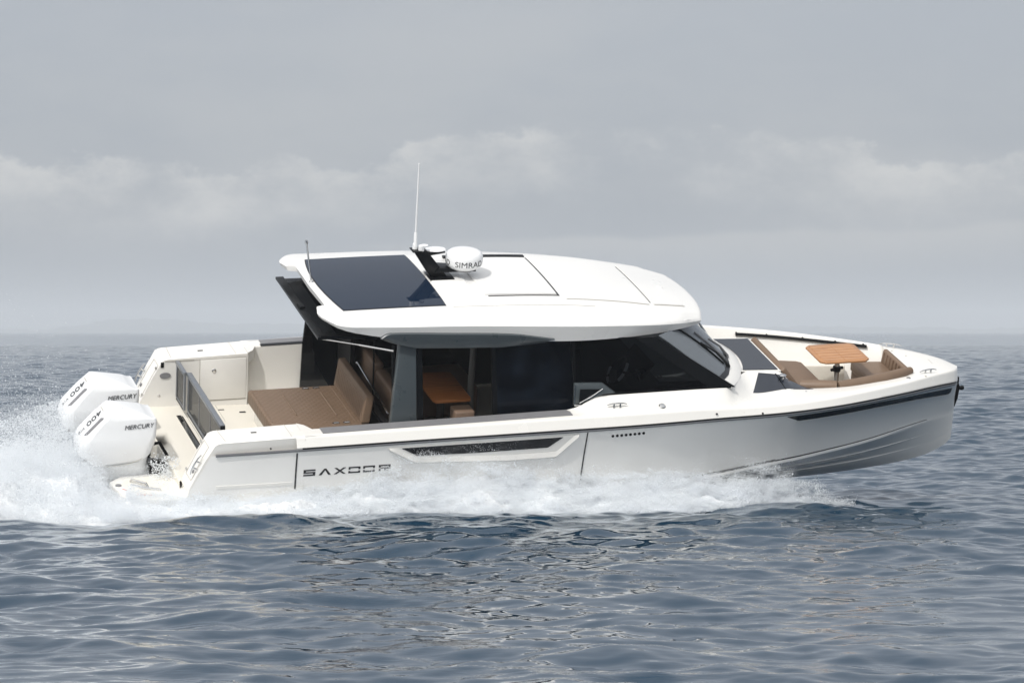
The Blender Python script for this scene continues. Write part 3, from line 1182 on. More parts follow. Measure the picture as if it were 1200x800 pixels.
cock = part('cockpit_deck', M_cream, yacht, deck)
part('deck_joint', M_joint, cock, lambda m: (m.box((2.62, 0.70, 1.013), (2.625, 1.27, 1.018)), m.box((2.16, -1.28, 1.031), (2.166, 1.28, 1.036))))
part('deck_hatch_latch', M_line, cock, lambda m: m.box((2.88, 0.99, 1.006), (2.96, 1.02, 1.013)))
part('deck_hatch_latch', M_line, cock, lambda m: m.box((2.62, 1.10, 1.015), (2.70, 1.115, 1.021)))
part('drain', M_steel, cock, lambda m: m.lathe([(0.003, 0.004), (0.028, 0.003), (0.03, -0.004)], (2.46, 1.18, 1.022), (0, 0, 1), 14))

for sd in (-1, 1):
    pl = [(0.775, 0.93), (0.80, 1.10), (0.865, 1.325), (1.10, 1.545), (1.40, 1.62), (1.95, 1.68), (1.95, 0.80), (1.66, 0.72), (0.95, 0.77)]
    platf = part('swim_platform', M_white, yacht, lambda m: m.prism([(x, sd * y, 0.865) for x, y in pl], (0, 0, 0.085)), bevel=0.018, seg=3)
    part('platform_skirt', M_strip, platf, lambda m: m.prism([(0.83, sd * 0.95, 0.80), (0.86, sd * 1.10, 0.80), (0.92, sd * 1.31, 0.80), (1.13, sd * 1.51, 0.80), (1.6, sd * 1.6, 0.80), (1.6, sd * 0.8, 0.80), (0.98, sd * 0.80, 0.80)], (0, 0, 0.07)))
    part('non_skid_pad', M_cream, platf, lambda m: m.prism([(x, sd * y, 0.950) for x, y in [(0.98, 0.88), (0.90, 1.05), (0.96, 1.27), (1.15, 1.43), (1.52, 1.50), (1.52, 0.82)]], (0, 0, 0.004)))
    part('boarding_handle', M_steel, platf, lambda m: (m.tube([(1.03, sd * 0.98, 0.955), (1.04, sd * 1.0, 0.995), (1.19, sd * 1.17, 0.998), (1.21, sd * 1.19, 0.955)], 0.014, 8), m.tube([(1.02, sd * 1.08, 0.955), (1.15, sd * 1.24, 0.975), (1.34, sd * 1.33, 0.968)], 0.018, 8)))
    part('shore_fitting', M_strip, platf, lambda m: m.lathe([(0.01, 0.012), (0.035, 0.010), (0.042, -0.004)], (0.865, sd * 1.07, 0.952), (0, 0, 1), 16))
    if sd < 0:
        part('warning_label', M_red, platf, lambda m: m.prism([(1.02, -1.405, 0.9545), (1.20, -1.46, 0.9545), (1.205, -1.445, 0.9545), (1.025, -1.39, 0.9545)], (0, 0, 0.002)))
        part('warning_label', M_red, platf, lambda m: m.prism([(0.885, -1.19, 0.9545), (0.93, -1.25, 0.9545), (0.938, -1.245, 0.9545), (0.893, -1.185, 0.9545)], (0, 0, 0.002)))


def locker_body(sd):
    m = MB()
    prof = [(1.615, 0.80), (1.615, 1.09), (1.80, 1.46), (1.915, 1.655), (1.945, 1.684), (1.99, 1.694), (2.93, 1.714), (3.035, 1.714), (3.045, 1.69), (3.045, 0.80)]
    def yo(x, z):
        rail = 1.535 + 0.01 * (x - 1.6)
        t = np.clip((z - rail) / 0.16, -1, 1)
        edge = 0.03 * max(0.0, (z - 1.66) / 0.055) ** 2
        return float(yr(min(x, 3.0))) - 0.012 - 0.02 * max(t, 0) - edge - (0.02 + (1.55 - z) * 0.09 if z < 1.52 else 0)
    inner = 1.285
    ys = [0, 0.06, 0.5, 0.94, 1.0]
    rows = []
    for x, z in prof:
        o = yo(x, z)
        row = []
        for t in ys:
            y = inner + (o - inner) * t
            zz = z
            if t in (0, 1.0) and z > 1.68:
                zz = z - 0.014
            row.append((x, sd * y, zz))
        rows.append(row)
    R = np.array(rows)
    m.grid(R)
    m.poly([tuple(p) for p in R[:, 0]])
    m.poly([tuple(p) for p in R[:, -1]])
    # tapered forward shoulder that runs out to the bulwark cap
    a = [(3.04, 1.285), (3.04, 1.74), (3.30, 1.735), (3.27, 1.70), (3.12, 1.36)]
    m.prism([(x, sd * y, 1.58) for x, y in a], (0, 0, 0.134))
    return m.build('stern_locker', M_white, yacht, 25)


for sd in (-1, 1):
    lk = locker_body(sd)
    part('locker_lid_joint', M_joint, lk, lambda m: (m.tube([(2.03, sd * 1.300, 1.699), (2.05, sd * 1.70, 1.699)], 0.003, 6), m.tube([(2.02, sd * 1.2835, 1.655), (2.45, sd * 1.2835, 1.657), (3.03, sd * 1.2835, 1.664)], 0.003, 6),
                                                     m.tube([(2.88, sd * 1.29, 1.7125), (2.88, sd * 1.72, 1.714)], 0.003, 6)))
    part('lid_latch', M_line, lk, lambda m: m.box((2.42, sd * 1.48 - 0.015, 1.700), (2.49, sd * 1.48 + 0.015, 1.709)))
    part('locker_door', M_white, lk, lambda m: m.box((2.415, sd * 1.279 - 0.006, 1.095), (3.02, sd * 1.279 + 0.006, 1.648)), bevel=0.004)
    part('door_joint', M_joint, lk, lambda m: (m.tube([(2.409, sd * 1.2835, 1.06), (2.409, sd * 1.2835, 1.655)], 0.0035, 6), m.tube([(2.41, sd * 1.2835, 1.085), (3.03, sd * 1.2835, 1.085)], 0.005, 6)))
    part('door_lock', M_steel, lk, lambda m: m.lathe([(0.004, 0.010), (0.017, 0.010), (0.026, 0.006), (0.03, 0.0)], (2.595, sd * 1.272, 1.495), (0, -sd, 0), 18))
    part('speaker_grille', M_strip, lk, lambda m: m.prism([(1.955 + 0.072 * math.cos(a), sd * 1.284, 1.465 + 0.040 * math.sin(a)) for a in np.linspace(0, 2 * math.pi, 28)[:-1]], (0, -sd * 0.010, 0)))
    part('drain', M_steel, lk, lambda m: m.lathe([(0.004, 0.006), (0.015, 0.005), (0.018, 0.0)], (1.88, sd * 1.284, 1.19), (0, -sd, 0), 14))
    part('shower_niche', M_black, lk, lambda m: m.box((1.895, sd * 1.283 - 0.006, 1.575), (1.935, sd * 1.283 + 0.006, 1.645)))
    part('lid_gap', M_joint, lk, lambda m: m.box((1.95, sd * 1.2835 - 0.004, 1.650), (2.33, sd * 1.2835 + 0.004, 1.664)))  # joint-coloured strip along the lid edge
    # sloping aft face: panel, cleat, socket
    n = np.array([-0.88, 0, 0.47])
    u = np.array([0.47, 0, 0.88])
    c0 = np.array([1.75, sd * 1.64, 1.365])
    part('cleat', M_steel, lk, lambda m: cleat(m, c0 + n * 0.012, u, 0.28, 0.06, 0.012, n))
    part('socket', M_strip, lk, lambda m: m.lathe([(0.003, 0.01), (0.022, 0.008), (0.026, -0.02)], np.array([1.70, sd * 1.53, 1.262]) + n * 0.01, n, 14))
    part('aft_panel_joint', M_joint, lk, lambda m: [m.tube([np.array(a) + n * 0.004 for a in seg], 0.003, 6) for seg in
         [[(1.655, sd * 1.33, 1.17), (1.80, sd * 1.33, 1.46), (1.875, sd * 1.33, 1.587)], [(1.655, sd * 1.33, 1.17), (1.655, sd * 1.60, 1.17)], [(1.875, sd * 1.33, 1.587), (1.875, sd * 1.58, 1.587)], [(1.655, sd * 1.60, 1.17), (1.80, sd * 1.58, 1.46), (1.875, sd * 1.58, 1.587)]]])
    for zz in (1.20, 1.55):
        part('hinge', M_steel, lk, lambda m: m.box((1.615 + (zz - 1.09) * 0.5 - 0.02, sd * 1.305 - 0.008, zz), (1.615 + (zz - 1.09) * 0.5 + 0.0, sd * 1.305 + 0.008, zz + 0.03)))

# folding transom gate: two aluminium framed smoked panes
gate = part('transom_gate', M_alu, yacht, lambda m: (
    m.box((2.085, 0.815, 1.625), (2.135, 1.275, 1.668)), m.box((2.095, 1.235, 1.17), (2.125, 1.275, 1.625)), m.box((2.095, 0.815, 1.15), (2.125, 0.85, 1.625)), m.box((2.095, 0.85, 1.17), (2.125, 1.235, 1.19)),
    m.box((2.125, -1.085, 1.625), (2.190, 0.80, 1.672)), m.box((2.14, 0.76, 1.13), (2.175, 0.80, 1.625)), m.box((2.14, -1.085, 1.13), (2.175, -1.04, 1.625)), m.box((2.14, -1.04, 1.13), (2.175, 0.76, 1.165))), bevel=0.004)
part('gate_pane', M_smoke, gate, lambda m: m.box((2.106, 0.85, 1.19), (2.114, 1.235, 1.625)))
part('gate_pane', M_smoke, gate, lambda m: m.box((2.153, -1.04, 1.165), (2.162, 0.76, 1.625)))
for y in (0.17, -0.45):
    part('pane_divider', M_strip, gate, lambda m: m.box((2.149, y, 1.165), (2.166, y + 0.012, 1.625)))
part('gate_seal', M_black, gate, lambda m: (m.box((2.128, -1.105, 1.15), (2.187, -1.0855, 1.66)), m.box((2.136, -1.04, 1.118), (2.178, 0.80, 1.1295)), m.box((2.09, 0.85, 1.155), (2.13, 1.235, 1.1695))))
part('gate_track', M_steel, gate, lambda m: m.box((2.03, -1.24, 1.034), (2.095, 0.93, 1.046)))
part('track_gap', M_black, gate, lambda m: (m.box((2.097, -1.24, 1.034), (2.112, 0.90, 1.043)), m.box((2.045, 0.72, 1.0462), (2.085, 0.92, 1.0495))))


def gate_plate(m):
    for i in range(7):
        y = -0.30 - i * 0.028
        m.box((2.042, y, 1.0462), (2.084, y + 0.012, 1.049))


part('step_plate_letters', M_text, gate, gate_plate)

# sun pad
PADZ = 1.432


def pad(m):
    a = [(2.90, 0.69), (4.15, 0.69), (4.15, -0.70), (3.30, -0.765), (2.90, -0.53)]
    m.prism([(x, y, PADZ - 0.185) for x, y in a], (0, 0, 0.185))


spad = part('sun_pad', M_quilt, yacht, pad, bevel=0.035, seg=4)
part('pad_seam', M_leather, spad, lambda m: (m.tube([(3.30, 0.42, PADZ + 0.002), (3.30, -0.30, PADZ + 0.002)], 0.011, 8), m.tube([(3.80, 0.42, PADZ + 0.002), (3.80, -0.40, PADZ + 0.002)], 0.011, 8), m.tube([(2.94, 0.655, PADZ), (2.94, -0.50, PADZ)], 0.007, 8),
      m.tube([(3.80, -0.58, PADZ), (3.30, -0.58, PADZ), (3.0, -0.40, PADZ)], 0.006, 8), m.tube([(3.98, 0.66, PADZ + 0.001), (3.98, -0.66, PADZ + 0.001)], 0.006, 8)))
part('pad_base', M_white, spad, lambda m: m.prism([(x, y, 0.985) for x, y in [(2.99, 0.66), (4.18, 0.66), (4.18, -0.67), (3.34, -0.70), (2.99, -0.48)]], (0, 0, 0.258)), bevel=0.01)
for (x, y) in ((3.64, 0.60), (3.78, 0.60), (3.72, -0.66), (3.86, -0.66)):
    part('latch', M_steel, spad, lambda m: (m.box((x - 0.045, y - 0.02, PADZ), (x + 0.045, y + 0.02, PADZ + 0.006)), m.tube([(x - 0.03, y - 0.012, PADZ + 0.015), (x + 0.03, y - 0.012, PADZ + 0.015)], 0.010, 8)))
brest = part('sofa_backrest', M_leather, yacht, lambda m: m.prism([(4.03, 0.68, 1.435), (4.145, 0.68, 1.435), (4.19, 0.68, 1.775), (4.17, 0.68, 1.805), (4.085, 0.68, 1.80)], (0, -1.40, 0)), bevel=0.028, seg=4)
part('backrest_fluting', M_leather, brest, lambda m: [m.tube([(4.042, y, 1.475), (4.076, y, 1.70)], 0.012, 6) for i, y in enumerate(np.linspace(0.56, -0.60, 17))])
part('backrest_seam', M_leather, brest, lambda m: m.tube([(4.078, 0.665, 1.725), (4.078, -0.705, 1.725)], 0.007, 6))

# ---------------------------------------------------------------- cabin
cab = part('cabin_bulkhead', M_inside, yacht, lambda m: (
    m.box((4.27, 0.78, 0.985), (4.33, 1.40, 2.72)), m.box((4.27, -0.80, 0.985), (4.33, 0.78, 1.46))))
part('door_sill', M_blackgl, cab, lambda m: m.box((4.26, -1.36, 1.4605), (4.345, 0.78, 1.50)))
part('grab_bar', M_steel, cab, lambda m: (m.tube([(4.235, 0.35, 1.835), (4.25, 0.345, 1.85), (4.26, -0.30, 1.78), (4.30, -0.93, 1.66), (4.305, -0.98, 1.648)], 0.013, 8)))
part('door_post', M_black, cab, lambda m: (m.tube([(4.25, -1.28, 2.66), (4.28, -1.36, 1.3)], 0.022, 8), m.tube([(4.30, -0.2, 2.74), (4.32, -0.2, 1.5)], 0.012, 6)))


def port_wall(m):
    z0 = [(3.78, 1.03), (3.80, 1.72), (3.83, 2.2), (3.95, 2.70)]
    P = []
    for s in np.linspace(0, 1, 30):
        row = []
        for i, (xa, z) in enumerate(z0):
            xe = [8.3, 8.68, 8.2, 7.45][i]
            x = xa + (xe - xa) * s
            y = [1.46, 1.46, 1.41, 1.33][i]
            row.append((x, y, z if i != 1 else 1.74 + 0.17 * min(1, max(0, (x - 6.5) / 0.4))))
        P.append(row)
    P = np.array(P)
    m.grid(P)
    Q = P.copy()
    Q[:, :, 1] -= 0.03
    m.grid(Q)
    m.grid(np.stack([P[0], Q[0]]))
    m.grid(np.stack([P[-1], Q[-1]]))
    m.grid(np.stack([P[:, -1], Q[:, -1]]))


part('port_side_window', M_blackgl, yacht, port_wall, smooth=20)
part('pillar', M_grey, yacht, lambda m: m.prism([(4.315, -1.345, 2.78), (4.525, -1.345, 2.78), (4.555, -1.465, 1.50), (4.185, -1.465, 1.50)], (0, 0.10, 0)), bevel=0.02, seg=3)
part('pillar_trim', M_black, yacht, lambda m: m.prism([(4.532, -1.335, 2.76), (4.60, -1.335, 2.76), (4.66, -1.44, 1.2), (4.575, -1.44, 1.2)], (0, 0.06, 0)))

# starboard glazing
def quad_sheet(m, a, b, c, d, n1=12, n2=6, bulge=0.0, nrm=(0, -1, 0), th=0.008):
    a, b, c, d, nrm = (np.asarray(v, float) for v in (a, b, c, d, nrm))
    P = []
    for s in np.linspace(0, 1, n1):
        row = []
        for t in np.linspace(0, 1, n2):
            p = (a * (1 - s) + b * s) * (1 - t) + (d * (1 - s) + c * s) * t
            row.append(p + nrm * bulge * 4 * t * (1 - t))
        P.append(row)
    P = np.array(P)
    Q = P - nrm * th
    m.grid(P)
    m.grid(Q)
    for A, B in ((P[0], Q[0]), (P[-1], Q[-1]), (P[:, 0], Q[:, 0]), (P[:, -1], Q[:, -1])):
        m.grid(np.stack([A, B]))


part('sliding_door', M_door, yacht, lambda m: quad_sheet(m, (5.66, -1.395, 1.02), (6.70, -1.40, 1.02), (6.62, -1.30, 2.64), (5.56, -1.30, 2.68), bulge=0.012))
part('door_frame', M_black, yacht, lambda m: m.prism([(5.595, -1.40, 1.02), (5.66, -1.40, 1.02), (5.56, -1.305, 2.68), (5.505, -1.305, 2.68)], (0, 0.035, 0)))
part('window_post', M_black, yacht, lambda m: (m.prism([(6.66, -1.43, 1.4), (6.78, -1.43, 1.4), (6.66, -1.33, 2.62), (6.54, -1.33, 2.62)], (0, 0.04, 0)), m.box((6.6, -1.44, 1.0), (6.95, -1.40, 1.86))))
part('side_window', M_tint, yacht, lambda m: quad_sheet(m, (6.62, -1.435, 1.72), (8.60, -1.435, 1.905), (7.50, -1.325, 2.60), (6.60, -1.325, 2.64), bulge=0.012))
part('window_frame', M_black, yacht, lambda m: (m.prism([(7.40, -1.345, 2.60), (7.66, -1.335, 2.60), (8.735, -1.445, 1.90), (8.40, -1.462, 1.90)], (0, 0.05, 0.0)), m.prism([(6.93, -1.476, 1.90), (8.70, -1.452, 1.895), (8.62, -1.455, 1.925), (6.96, -1.473, 1.925)], (0, 0.03, 0)), m.box((4.6, -1.33, 2.62), (6.95, -1.27, 2.66))))
vent = part('door_vent_bracket', M_grey, yacht, lambda m: (
    m.prism([(6.575, -1.50, 1.80), (6.575, -1.48, 2.085), (6.955, -1.47, 2.06), (7.13, -1.475, 1.925), (6.96, -1.50, 1.93)], (0, 0.07, 0))), bevel=0.012)
part('bracket_opening', M_black, vent, lambda m: m.prism([(6.635, -1.512, 1.845), (6.645, -1.50, 2.015), (6.925, -1.487, 1.995)], (0, 0.012, 0)))
part('bracket_trim', M_steel, vent, lambda m: (m.tube([(6.64, -1.514, 1.835), (6.80, -1.507, 1.91), (6.945, -1.492, 2.0)], 0.008, 6), m.tube([(6.57, -1.508, 1.81), (6.572, -1.49, 2.07)], 0.009, 6), m.tube([(6.57, -1.508, 1.808), (6.68, -1.508, 1.81)], 0.012, 6)))

# windshield: one curved pane between roof and a white cowl
wb = [(-1.36, 8.56, 1.925), (-1.2, 8.67, 1.915), (-1.0, 8.80, 1.895), (-0.8, 8.885, 1.885), (-0.5, 8.985, 1.88), (-0.2, 9.045, 1.88), (0.0, 9.06, 1.88)]
wt = [(-1.29, 7.72, 2.60), (-1.15, 7.90, 2.60), (-0.95, 8.03, 2.60), (-0.75, 8.11, 2.61), (-0.48, 8.19, 2.62), (-0.2, 8.235, 2.63), (0.0, 8.24, 2.63)]
co = [(-1.455, 8.69, 1.902), (-1.30, 8.775, 1.872), (-1.10, 8.895, 1.838), (-0.86, 9.02, 1.812), (-0.52, 9.15, 1.802), (-0.2, 9.215, 1.80), (0.0, 9.235, 1.80)]


def mirror(c):
    return [(y, x, z) for y, x, z in c] + [(-y, x, z) for y, x, z in c[-2::-1]]


def strip2(m, c1, c2, th, n=6, bulge=0.0):
    a = np.array([(x, y, z) for y, x, z in mirror(c1)])
    b = np.array([(x, y, z) for y, x, z in mirror(c2)])
    P = np.array([[p * (1 - t) + q * t + np.array([0.5, 0, 0.86]) * bulge * 4 * t * (1 - t) for t in np.linspace(0, 1, n)] for p, q in zip(a, b)])
    Q = P - np.array([0.5, 0, 0.86]) * th
    m.grid(P)
    m.grid(Q)
    for A, B in ((P[0], Q[0]), (P[-1], Q[-1]), (P[:, 0], Q[:, 0]), (P[:, -1], Q[:, -1])):
        m.grid(np.stack([A, B]))


wsh = part('windshield', M_wind, yacht, lambda m: strip2(m, wb, wt, 0.008, 8, 0.02), smooth=50)
lerp = lambda c1, c2, t, off=0.0: [(a[0] * (1 - t) + b[0] * t, a[1] * (1 - t) + b[1] * t + off * 0.5, a[2] * (1 - t) + b[2] * t + off * 0.86) for a, b in zip(c1, c2)]
part('glass_frit', M_black, wsh, lambda m: strip2(m, lerp(wb, wt, 0.0, 0.003), lerp(wb, wt, 0.075, 0.010), 0.002, 3))
part('cowl', M_white, yacht, lambda m: strip2(m, [(y, x - 0.01, z - 0.004) for y, x, z in wb], co, 0.02, 6, 0.012), smooth=50)


def on_glass(y, t, off=0.03):
    """a point of the windshield, t = 0 at its base and 1 at the roof, lifted off the glass"""
    ys = [c[0] for c in mirror(wb)]
    yt = [c[0] for c in mirror(wt)]
    u = np.interp(y, ys, np.linspace(0, 1, len(ys)))
    uu = np.linspace(0, 1, len(ys))
    a = np.array([np.interp(u, uu, [c[k] for c in mirror(wb)]) for k in (1, 0, 2)])
    b = np.array([np.interp(u, uu, [c[k] for c in mirror(wt)]) for k in (1, 0, 2)])
    return a * (1 - t) + b * t + np.array([0.5, 0, 0.86]) * (0.02 * 4 * t * (1 - t) + off)


def wiper(m, base, tip, b0, b1):
    pts = [on_glass(*base, 0.02), on_glass((base[0] + tip[0]) / 2, (base[1] + tip[1]) / 2, 0.05), on_glass(*tip, 0.035)]
    m.tube(pts, [0.020, 0.015, 0.012], 8)
    m.tube([on_glass(b0[0] + (b1[0] - b0[0]) * k, b0[1] + (b1[1] - b0[1]) * k, 0.014) for k in np.linspace(0, 1, 6)], 0.013, 6)
    m.lathe([(0.03, 0.0), (0.028, 0.03), (0.01, 0.04)], on_glass(*base, -0.01), (0.5, 0, 0.86), 12)


part('wiper', M_black, wsh, lambda m: wiper(m, (-0.74, 0.03), (-0.96, 0.55), (-0.84, 0.12), (-1.04, 0.93)))
part('wiper', M_strip, wsh, lambda m: wiper(m, (-0.36, 0.02), (-0.58, 0.42), (-0.60, 0.10), (-0.74, 0.66)))
part('wiper', M_steel, wsh, lambda m: wiper(m, (0.40, 0.02), (0.30, 0.45), (0.42, 0.12), (0.20, 0.75)))

# inside of the saloon
itab = part('saloon_table', M_walnut, yacht, lambda m: m.prism([(4.99, -0.76, 1.650), (5.44, -0.76, 1.650), (5.46, -0.70, 1.650), (5.46, 0.20, 1.650), (5.42, 0.25, 1.650), (5.0, 0.25, 1.650), (4.96, 0.2, 1.650), (4.96, -0.7, 1.650)], (0, 0, 0.042)), bevel=0.01)
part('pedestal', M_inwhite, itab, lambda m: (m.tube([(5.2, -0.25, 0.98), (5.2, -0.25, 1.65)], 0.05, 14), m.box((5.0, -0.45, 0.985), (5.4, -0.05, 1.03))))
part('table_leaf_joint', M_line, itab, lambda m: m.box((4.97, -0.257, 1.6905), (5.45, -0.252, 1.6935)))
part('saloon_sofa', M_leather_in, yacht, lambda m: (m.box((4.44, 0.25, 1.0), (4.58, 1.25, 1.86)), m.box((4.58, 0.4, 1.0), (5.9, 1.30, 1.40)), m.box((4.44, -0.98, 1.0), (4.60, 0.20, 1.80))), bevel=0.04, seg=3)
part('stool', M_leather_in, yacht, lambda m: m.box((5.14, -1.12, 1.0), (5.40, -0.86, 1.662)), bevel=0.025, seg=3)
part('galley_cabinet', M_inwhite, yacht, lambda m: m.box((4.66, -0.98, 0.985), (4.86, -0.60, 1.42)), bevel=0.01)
part('grab_post', mat('grey grab post', (0.16, 0.16, 0.155), 0.5), yacht, lambda m: (m.tube([(5.615, -0.22, 0.98), (5.60, -0.22, 1.6), (5.63, -0.22, 2.74)], 0.042, 12), m.box((5.60, -0.25, 2.70), (6.05, -0.17, 2.76))))
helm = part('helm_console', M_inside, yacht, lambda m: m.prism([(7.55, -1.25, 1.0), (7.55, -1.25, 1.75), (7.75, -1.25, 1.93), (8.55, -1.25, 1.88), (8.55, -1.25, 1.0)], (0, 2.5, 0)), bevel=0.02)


def wheel(m):
    c = np.array([7.46, -0.55, 1.88])
    ax = np.array([-0.85, 0, 0.52])
    ax /= np.linalg.norm(ax)
    u = np.array([0, 1.0, 0])
    w = np.cross(ax, u)
    pts = [c + 0.20 * (math.cos(a) * u + math.sin(a) * w) for a in np.linspace(0, 2 * math.pi, 33)]
    m.tube(pts, 0.016, 8, cap=False)
    for a in (0.3, 2.4, 4.5):
        m.tube([c, c + 0.19 * (math.cos(a) * u + math.sin(a) * w)], 0.014, 6)
    m.tube([c, c - ax * 0.16], 0.035, 8)


part('dash_top', mat('dashboard grey', (0.20, 0.205, 0.20), 0.6, noise=0.15), helm, lambda m: m.grid(np.array([[(x, y * (1.2 - 0.62 * max(0, (x - 8.35) / 0.65) ** 2 if abs(y) == 1 else 1.2), z) for y in np.linspace(-1, 1, 9)] for x, z in ((7.80, 1.935), (8.1, 1.925), (8.5, 1.905), (8.6, 1.90))])))
part('dash_shelf', mat('dashboard shelf', (0.24, 0.245, 0.24), 0.6, noise=0.1), helm, lambda m: m.prism([(8.55, -1.15, 1.86), (8.78, -0.95, 1.86), (8.93, -0.55, 1.86), (8.99, 0, 1.86), (8.93, 0.55, 1.86), (8.78, 0.95, 1.86), (8.55, 1.15, 1.86)], (0, 0, 0.02)))
part('steering_wheel', M_black, helm, wheel)


def wheel_arcs(m, a_):
    c = np.array([7.455, -0.55, 1.885])
    ax = np.array([-0.85, 0, 0.52])
    ax /= np.linalg.norm(ax)
    u = np.array([0, 1.0, 0])
    w = np.cross(ax, u)
    for a0, a1 in ((a_, a_ + 0.55),):
        m.tube([c + 0.205 * (math.cos(a) * u + math.sin(a) * w) for a in np.linspace(a0, a1, 8)], 0.02, 8)


for a_ in (0.2, 0.95, 2.7, 3.4):
    part('wheel_trim', M_dome, helm, lambda m: wheel_arcs(m, a_))
part('throttle', M_steel, helm, lambda m: (m.tube([(7.66, -0.92, 1.82), (7.60, -0.93, 1.98)], 0.016, 8), m.tube([(7.60, -0.99, 1.985), (7.60, -0.87, 1.985)], 0.020, 8)))
part('switch_knob', M_steel, helm, lambda m: m.lathe([(0.03, 0), (0.03, 0.03), (0.01, 0.035)], (7.85, -1.05, 1.93), (0, 0, 1), 12))
part('display_screen', M_blackgl, helm, lambda m: m.prism([(7.62, -0.9, 1.85), (7.80, -0.9, 2.08), (7.83, -0.9, 2.06), (7.65, -0.9, 1.83)], (0, 0.75, 0)))
for y in (-0.62, 0.15):
    hs = part('helm_seat', M_leather_in, yacht, lambda m: (m.box((6.72, y - 0.26, 1.42), (7.16, y + 0.26, 1.56)), m.prism([(6.62, y - 0.25, 1.5), (6.76, y - 0.25, 1.5), (6.68, y - 0.25, 2.02), (6.58, y - 0.25, 2.02)], (0, 0.5, 0))), bevel=0.03, seg=3)
    part('seat_post', M_inside, hs, lambda m: m.tube([(6.95, y, 0.98), (6.95, y, 1.42)], 0.06, 12))

# ---------------------------------------------------------------- roof
rW = pchip([3.34, 3.6, 3.85, 4.15, 4.6, 5.2, 6.0, 6.6, 7.2, 7.7, 8.1, 8.45, 8.6], [1.40, 1.405, 1.415, 1.43, 1.445, 1.45, 1.445, 1.42, 1.34, 1.22, 1.06, 0.86, 0.78])
rC = pchip([3.34, 4.3, 5.0, 6.0, 6.6, 7.2, 7.78, 8.2, 8.6], [3.045, 3.05, 3.045, 3.02, 2.985, 2.915, 2.815, 2.73, 2.635])       # panel height
rE = pchip([3.34, 4.3, 5.0, 6.0, 6.6, 7.2, 7.78, 8.2, 8.6], [3.0, 2.968, 2.945, 2.885, 2.84, 2.785, 2.715, 2.655, 2.595])      # crease height
rL = pchip([3.34, 3.52, 3.74, 4.05, 4.3, 5.0, 6.0, 6.8, 7.6, 8.2, 8.6], [2.94, 2.925, 2.885, 2.83, 2.80, 2.735, 2.665, 2.62, 2.595, 2.575, 2.555])        # lower edge


def roof_xa(v):
    v = abs(v)
    return float(np.interp(v, [0, 0.54, 0.5601, 0.70, 0.78, 0.88, 0.95, 0.985, 1.0], [3.475, 3.50, 3.385, 3.345, 3.37, 3.44, 3.51, 3.60, 3.72]))


def roof_xf(v):
    return 8.565 - 0.135 * abs(v) ** 2.2


def roof_z(x, y):
    Wd = float(rW(x))
    k = max(0.0, (abs(y) - 0.93) / max(Wd - 0.93, 0.08)) if Wd > 1.0 else max(0.0, (abs(y) - Wd * 0.85) / (Wd * 0.15))
    k = min(k, 1.0)
    c, e = float(rC(x)), float(rE(x))
    crown = 0.03 * (1 - (min(abs(y), 0.93) / 0.93) ** 2)
    nose = 0.0
    return c + crown - (c - e) * k ** 1.15 - nose


def build_roof():
    vs = [0, 0.2, 0.4, 0.54, 0.5601, 0.60, 0.645, 0.67, 0.70, 0.78, 0.83, 0.88, 0.95, 0.97, 0.985, 1.0]
    vs = [-v for v in vs[:0:-1]] + vs
    ss = np.concatenate([[0, 0.003, 0.007, 0.015], np.linspace(0.03, 0.97, 60), [0.985, 0.993, 0.997, 1.0]])
    T, B = [], []
    for s in ss:
        rt, rb = [], []
        for v in vs:
            x = roof_xa(v) + (roof_xf(v) - roof_xa(v)) * s
            y = v * float(rW(x))
            z = roof_z(x, y)
            e = min(s * 5.0, (1 - s) * 5.0, (1 - abs(v)) * 1.42)
            drop = 0.014 * max(0.0, 1 - e / 0.030) ** 2
            rt.append((x, y, z - drop))
            zl = float(rL(x))
            # shoulders of the fascia tuck in a little at the bottom
            xb = x + (0.02 if s < 0.5 else -0.03) * max(0, 1 - min(s, 1 - s) * 20)
            rb.append((xb, y * 0.985, zl + 0.05 * (1 - min(1, abs(v)) ** 6)))
        T.append(rt)
        B.append(rb)
    T, B = np.array(T), np.array(B)
    m = MB()
    m.grid(T)
    m.grid(B)
    for a, b in ((T[0], B[0]), (T[-1], B[-1]), (T[:, 0], B[:, 0]), (T[:, -1], B[:, -1])):
        mid = a * 0.5 + b * 0.5
        m.grid(np.stack([a, mid, b]))
    return m.build('roof', M_roof, yacht, 24)


roof = build_roof()


def roof_sheet(m, outline, d=0.004, th=0.010, nx=30, ny=14):
    """sheet following the roof; outline(s, t) -> (x, y)"""
    P = np.array([[(lambda q: (q[0], q[1], roof_z(*q) + d))(outline(s, t)) for t in np.linspace(0, 1, ny)] for s in np.linspace(0, 1, nx)])
    Q = P.copy()
    Q[:, :, 2] -= th
    m.grid(P)
    m.grid(Q)
    for A, B in ((P[0], Q[0]), (P[-1], Q[-1]), (P[:, 0], Q[:, 0]), (P[:, -1], Q[:, -1])):
        m.grid(np.stack([A, B]))


def sunroof_outline(s, t, g=0.0):
    y = (-1 + 2 * t) * (0.975 + g)
    xa = 3.69 - g - 0.115 * max(0, 1 - (abs(y) / 1.0) ** 2.0)
    xf = 4.99 + g
    return (xa + (xf - xa) * s, y)


part('sunroof', M_sunroof, roof, lambda m: roof_sheet(m, sunroof_outline, 0.010))
part('sunroof_rim', M_line, roof, lambda m: roof_sheet(m, lambda s, t: sunroof_outline(s, t, 0.012), 0.004))


